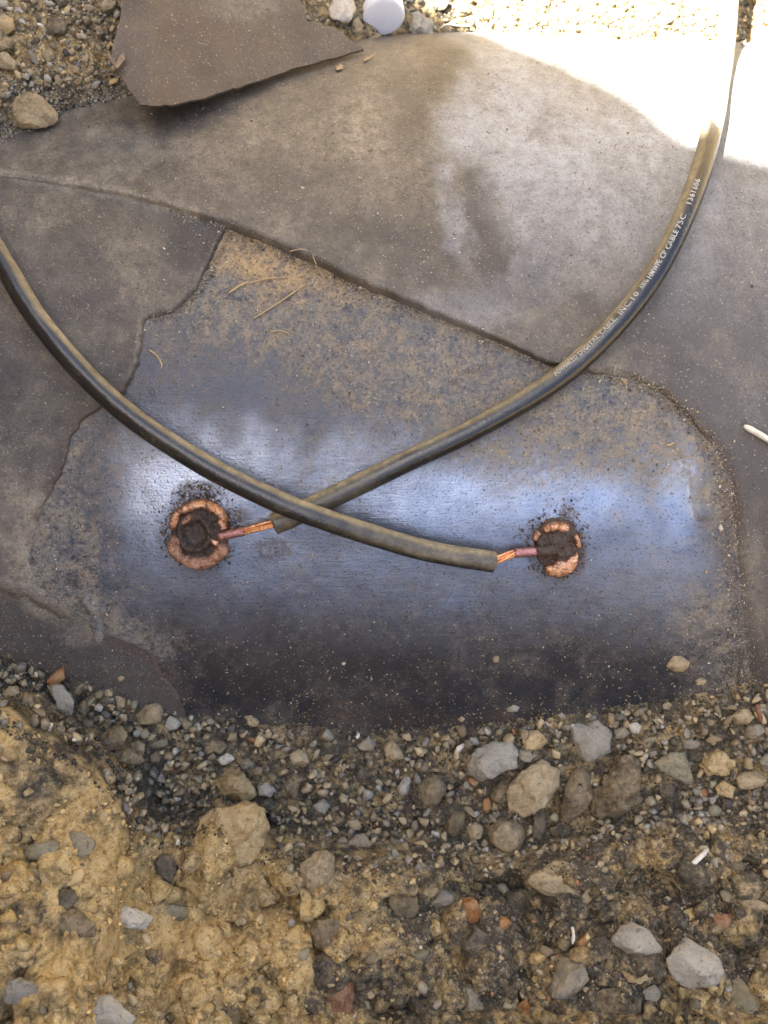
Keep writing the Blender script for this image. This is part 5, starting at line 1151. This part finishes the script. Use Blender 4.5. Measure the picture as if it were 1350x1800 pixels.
mids(46, lambda rg: (rg.uniform(-15, 225), rg.uniform(-15, 150)), 6, 13, 'stone crumb', 'small stones, upper left', ['tan', 'tan', 'ochre', 'ochre', 'pale', 'pale'], 4)
mids(16, lambda rg: (rg.uniform(545, 900), rg.uniform(-10, 52)), 6, 12, 'stone', 'small stones, top', ['tan', 'grey', 'tan', 'green'], 5)
mids(30, bankp(560, 1360, 1800), 7, 20, 'half-buried stone', 'half-buried stones, right', ['brown', 'dark', 'brown', 'green', 'tan', 'grey'], 6, 0.42)
mids(22, bankp(-10, 560, 1800), 7, 18, 'half-buried lump', 'half-buried lumps, left', ['ochre', 'brown', 'ochre', 'green', 'tan'], 7, 0.42)
def sunlit(rg): return rg.uniform(905, 1350), rg.uniform(-15, 66)
mids(12, sunlit, 6, 14, 'sunlit crumb', 'sunlit crumbs', ['tan', 'ochre', 'tan', 'brown'], 8)

# ------------------------------------------------------------------ loose sheet of wrap at the top left
def sheet(name, outline, zfun, thick, mat, label, cat, cuts=6):
    bm = bmesh.new()
    f = bm.faces.new([bm.verts.new((p[0], -p[1], 0)) for p in outline])
    bmesh.ops.triangulate(bm, faces=[f])
    for _ in range(cuts): 
        long_ = [e for e in bm.edges if e.calc_length() > 11]
        if not long_: break
        bmesh.ops.subdivide_edges(bm, edges=long_, cuts=1); bmesh.ops.triangulate(bm, faces=bm.faces)
    bm.verts.index_update()
    P = np.array([v.co[:] for v in bm.verts]); F = [tuple(v.index for v in g.verts) for g in bm.faces]; B = [(e.verts[0].index, e.verts[1].index) for e in bm.edges if len(e.link_faces) == 1]
    Bd = []
    for e in bm.edges:
        if len(e.link_faces) == 1:
            l = e.link_loops[0]; Bd.append((l.vert.index, l.link_loop_next.vert.index))
    bm.free()
    px, py = P[:, 0], -P[:, 1]
    isb = np.zeros(len(P), bool); isb[[i for e in Bd for i in e]] = True
    px = px + isb * 2.2 * fbm(px, py, 12, 3, 900); py = py + isb * 2.2 * fbm(px, py, 12, 3, 901)
    z = zfun(px, py); k = (D - z) / D
    T = np.stack([(px - 675) * k, (900 - py) * k, z], 1); L_ = T - np.array([0, 0, thick])
    n = len(T); V = np.vstack([T, L_])
    FF = F + [tuple(i + n for i in reversed(f_)) for f_ in F] + [(a, a + n, b + n, b) for a, b in Bd]
    mkt = masks_tape(px + 400, py + 250, True)
    d = np.clip(0.13 + 0.22 * fbm(px, py, 60, 4, 905) + 0.3 * blob(px, py, 420, 12, 90, 30, 906), 0, 1)
    at = dict(dust=np.r_[d, d], chalk_glare=np.zeros(2 * n), rust=np.r_[0.15 + 0.25 * fbm(px, py, 80, 3, 907), np.zeros(n)])
    o = mesh(name, V, FF, mat, smooth=False, attrs=at)
    recentre(o, V.mean(0)); return tag(o, label, cat)
sheet_out = [(228, -160), (216, -30), (212, 30), (203, 62), (192, 104), (222, 150), (246, 183), (262, 186), (300, 184), (345, 176), (432, 149), (510, 122), (580, 104), (638, 87), (618, 72), (586, 47), (540, 37), (528, 0), (515, -60), (505, -160)]
def sheet_z(px, py):
    base = np.interp(px, [190, 260, 430, 560, 640], [-82, -92, -175, -255, -310])
    return base + 0.35 * (py - 90) * sstep(650, 300, px) * 0.6 + 0.0006 * (px - 400) ** 2 * 0.4 + 5 * fbm(px, py, 90, 3, 910)
sheet('loose_wrap_sheet', sheet_out, sheet_z, 8, M['sheet'], 'loose stiff brown sheet of wrap lifting off the pipe at upper left', 'sheet')
# torn shreds of wrap under its tip
def shred(pts, h0, h1, label, matk='chip'):
    P = np.array(pts, float); n = len(P)
    top = np.stack([at_h(p[0], p[1], h0 + (h1 - h0) * i / (n - 1)) for i, p in enumerate(P)])
    V = np.vstack([top, top - np.array([0, 0, 4.0])])
    F = [tuple(range(n)), tuple(range(2 * n - 1, n - 1, -1))] + [(i, n + i, n + (i + 1) % n, (i + 1) % n) for i in range(n)]
    o = mesh('torn_shred', V, F, M[matk], smooth=False); recentre(o, V.mean(0)); tag(o, label, 'shred', 'torn shreds of wrap')
shred([(586, 108), (604, 100), (606, 110), (602, 121), (592, 123)], 18, 34, 'small torn tan shred under the edge of the loose sheet')
shred([(636, 100), (648, 82), (668, 80), (664, 92), (652, 102), (640, 108)], 18, 34, 'torn tan shred right of the tip of the loose sheet')
# split wooden chip on the sheet's left edge
root = empty('wood_chip', (0, 0, 0)); z0 = -62.0; kk = (D - z0) / D
def pt(px, py, z): k = (D - z) / D; return ((px - 675) * k, (900 - py) * k, z)
root.location = Vector(pt(203, 110, z0 - 8)) * S
tag(root, 'small split V-shaped wood chip on the left edge of the loose sheet', 'chip')
for q in ([(188, 94), (192, 92), (204, 110), (207, 120), (204, 121), (196, 110)], [(204, 110), (211, 97), (218, 93), (220, 104), (213, 112), (206, 121)]):
    top = [pt(a, b, z0 + 6 + (i % 3) * 3) for i, (a, b) in enumerate(q)]; bot = [pt(a, b, z0 - 12) for a, b in q]; n = len(q)
    child(mesh('splinter', top + bot, [tuple(range(n))[::-1], tuple(range(n, 2 * n))] + [(i, (i + 1) % n, n + (i + 1) % n, n + i) for i in range(n)], M['chip'], smooth=False), root)

# ------------------------------------------------------------------ white tube end
tz = -400.0; kt = (D - tz) / D
c0 = np.array([(675 - 675) * kt, (900 - 32) * kt, tz]); ax = np.array([-0.10, 0.72, -0.40]); ax /= np.linalg.norm(ax)
root = empty('white_tube', c0 - np.array([0, 0, 40])); tag(root, 'end of a white plastic tube poking in at the top', 'tube')
Rt = 46.0
e1 = np.cross(ax, [0, 0, 1.0]); e1 /= np.linalg.norm(e1); e2 = np.cross(e1, ax)
a = np.linspace(0, 2 * np.pi, 48, endpoint=False)
def ring(d, r): return c0 + ax * d + r * (np.cos(a)[:, None] * e1 + np.sin(a)[:, None] * e2)
V = np.vstack([ring(3.0, Rt - 3.0), ring(4.5, Rt - 1.2), ring(7, Rt), ring(60, Rt + 1), ring(360, Rt + 2), ring(360, Rt - 4)])
child(mesh('tube_wall', V, [tuple(f) for f in grid_faces(6, 48, True)], M['plastic']), root)
V = np.vstack([ring(0.2, 0.01), ring(0.4, Rt * 0.5), ring(1.2, Rt * 0.8), ring(2.2, Rt - 4.6), ring(3.1, Rt - 3.1), ring(8, Rt - 4.5)])
child(mesh('end_cap', V, [tuple(f) for f in grid_faces(6, 48, True)], M['plastic']), root)

# ------------------------------------------------------------------ sticks, wires, straws
def strand_thing(name, pts, r, mat, label, cat, taper=0.5, group=None, n=40, seg=10):
    P = catmull([np.array(p, float) for p in pts], n)
    rad = r * np.interp(np.linspace(0, 1, n), [0, .06, .8, 1], [0.6, 1, 1, taper]) * (1 + 0.12 * fbm(np.arange(n), np.zeros(n), 6, 2, int(abs(pts[0][0])) % 97))
    V, F, _, _ = tube(P, rad, seg); o = mesh(name, V, F, M[mat]); recentre(o, V.mean(0)); return tag(o, label, cat, group)
def on(px, py, h): return at_h(px, py, h)
strand_thing('white_stick', [on(1308, 749, 19), on(1325, 758, 19), on(1352, 774, 19), on(1400, 806, 20)], 5.5, 'bone', 'short white plastic stick lying on the wrap at the right edge', 'stick', 0.9)
def gp(px, py, up): x, y, z = ground_hit(px, py); return (float(x), float(y), float(z) + up)
strand_thing('white_wire', [gp(772, 54, 10), gp(785, 49, 16), gp(805, 51, 16), gp(826, 49, 10)], 2.2, 'bone', 'thin white wire in the dirt right of the white tube', 'wire')
strand_thing('pale_stick', [gp(1212, 1517, 12), gp(1226, 1503, 14), gp(1241, 1489, 12)], 5, 'bone', 'short pale stick stuck in the right of the near bank', 'stick')
strand_thing('pale_stick', [gp(1004, 1626, 10), gp(1006, 1640, 12), gp(1005, 1656, 8)], 3, 'bone', 'thin pale splinter standing beside the tiny orange chip', 'stick')
strand_thing('red_rod', [gp(1326, 1236, 12), gp(1331, 1252, 12), gp(1336, 1270, 10)], 5, 'root', 'short dark red rod in the gravel at the right edge', 'rod')
strand_thing('root', [gp(318, 1548, 8), gp(323, 1528, 12), gp(325, 1508, 12), gp(322, 1488, 8)], 2.6, 'root', 'thin red root in the ochre bank beside a dark stone', 'root')
gs = 'straw fibres stuck to the pipe'
for pts, r, lab in (
    ([(402, 515), (420, 503), (435, 496)], 2.0, 'thick short straw in the sandy wedge'),
    ([(445, 560), (490, 532), (541, 497)], 1.4, 'long straight straw lying across the bare wedge'),
    ([(438, 497), (470, 490), (505, 487)], 1.1, 'thin straw touching the thick short one'),
    ([(475, 584), (492, 581), (508, 587)], 0.9, 'faint short straw below the long one'),
    ([(262, 615), (275, 625), (284, 640), (283, 650)], 1.4, 'curled straw left of the bare wedge'),
    ([(508, 442), (530, 438), (547, 446), (557, 468)], 0.9, 'hair-thin curl over the upper seam'),
    ([(1172, 783), (1185, 778)], 1.8, 'tiny orange fibre on the bare right side')):
    mid = [(a_, b_) for a_, b_ in pts]
    if len(mid) == 2: mid = [mid[0], ((mid[0][0] + mid[1][0]) / 2, (mid[0][1] + mid[1][1]) / 2 + 1), mid[1]]
    strand_thing('straw', [on(a_, b_, 4 if b_ > np.interp(a_, seam_px, seam_py) + 8 else 24) for a_, b_ in mid], r, 'straw', lab, 'straw', 0.5, gs, 24, 7)
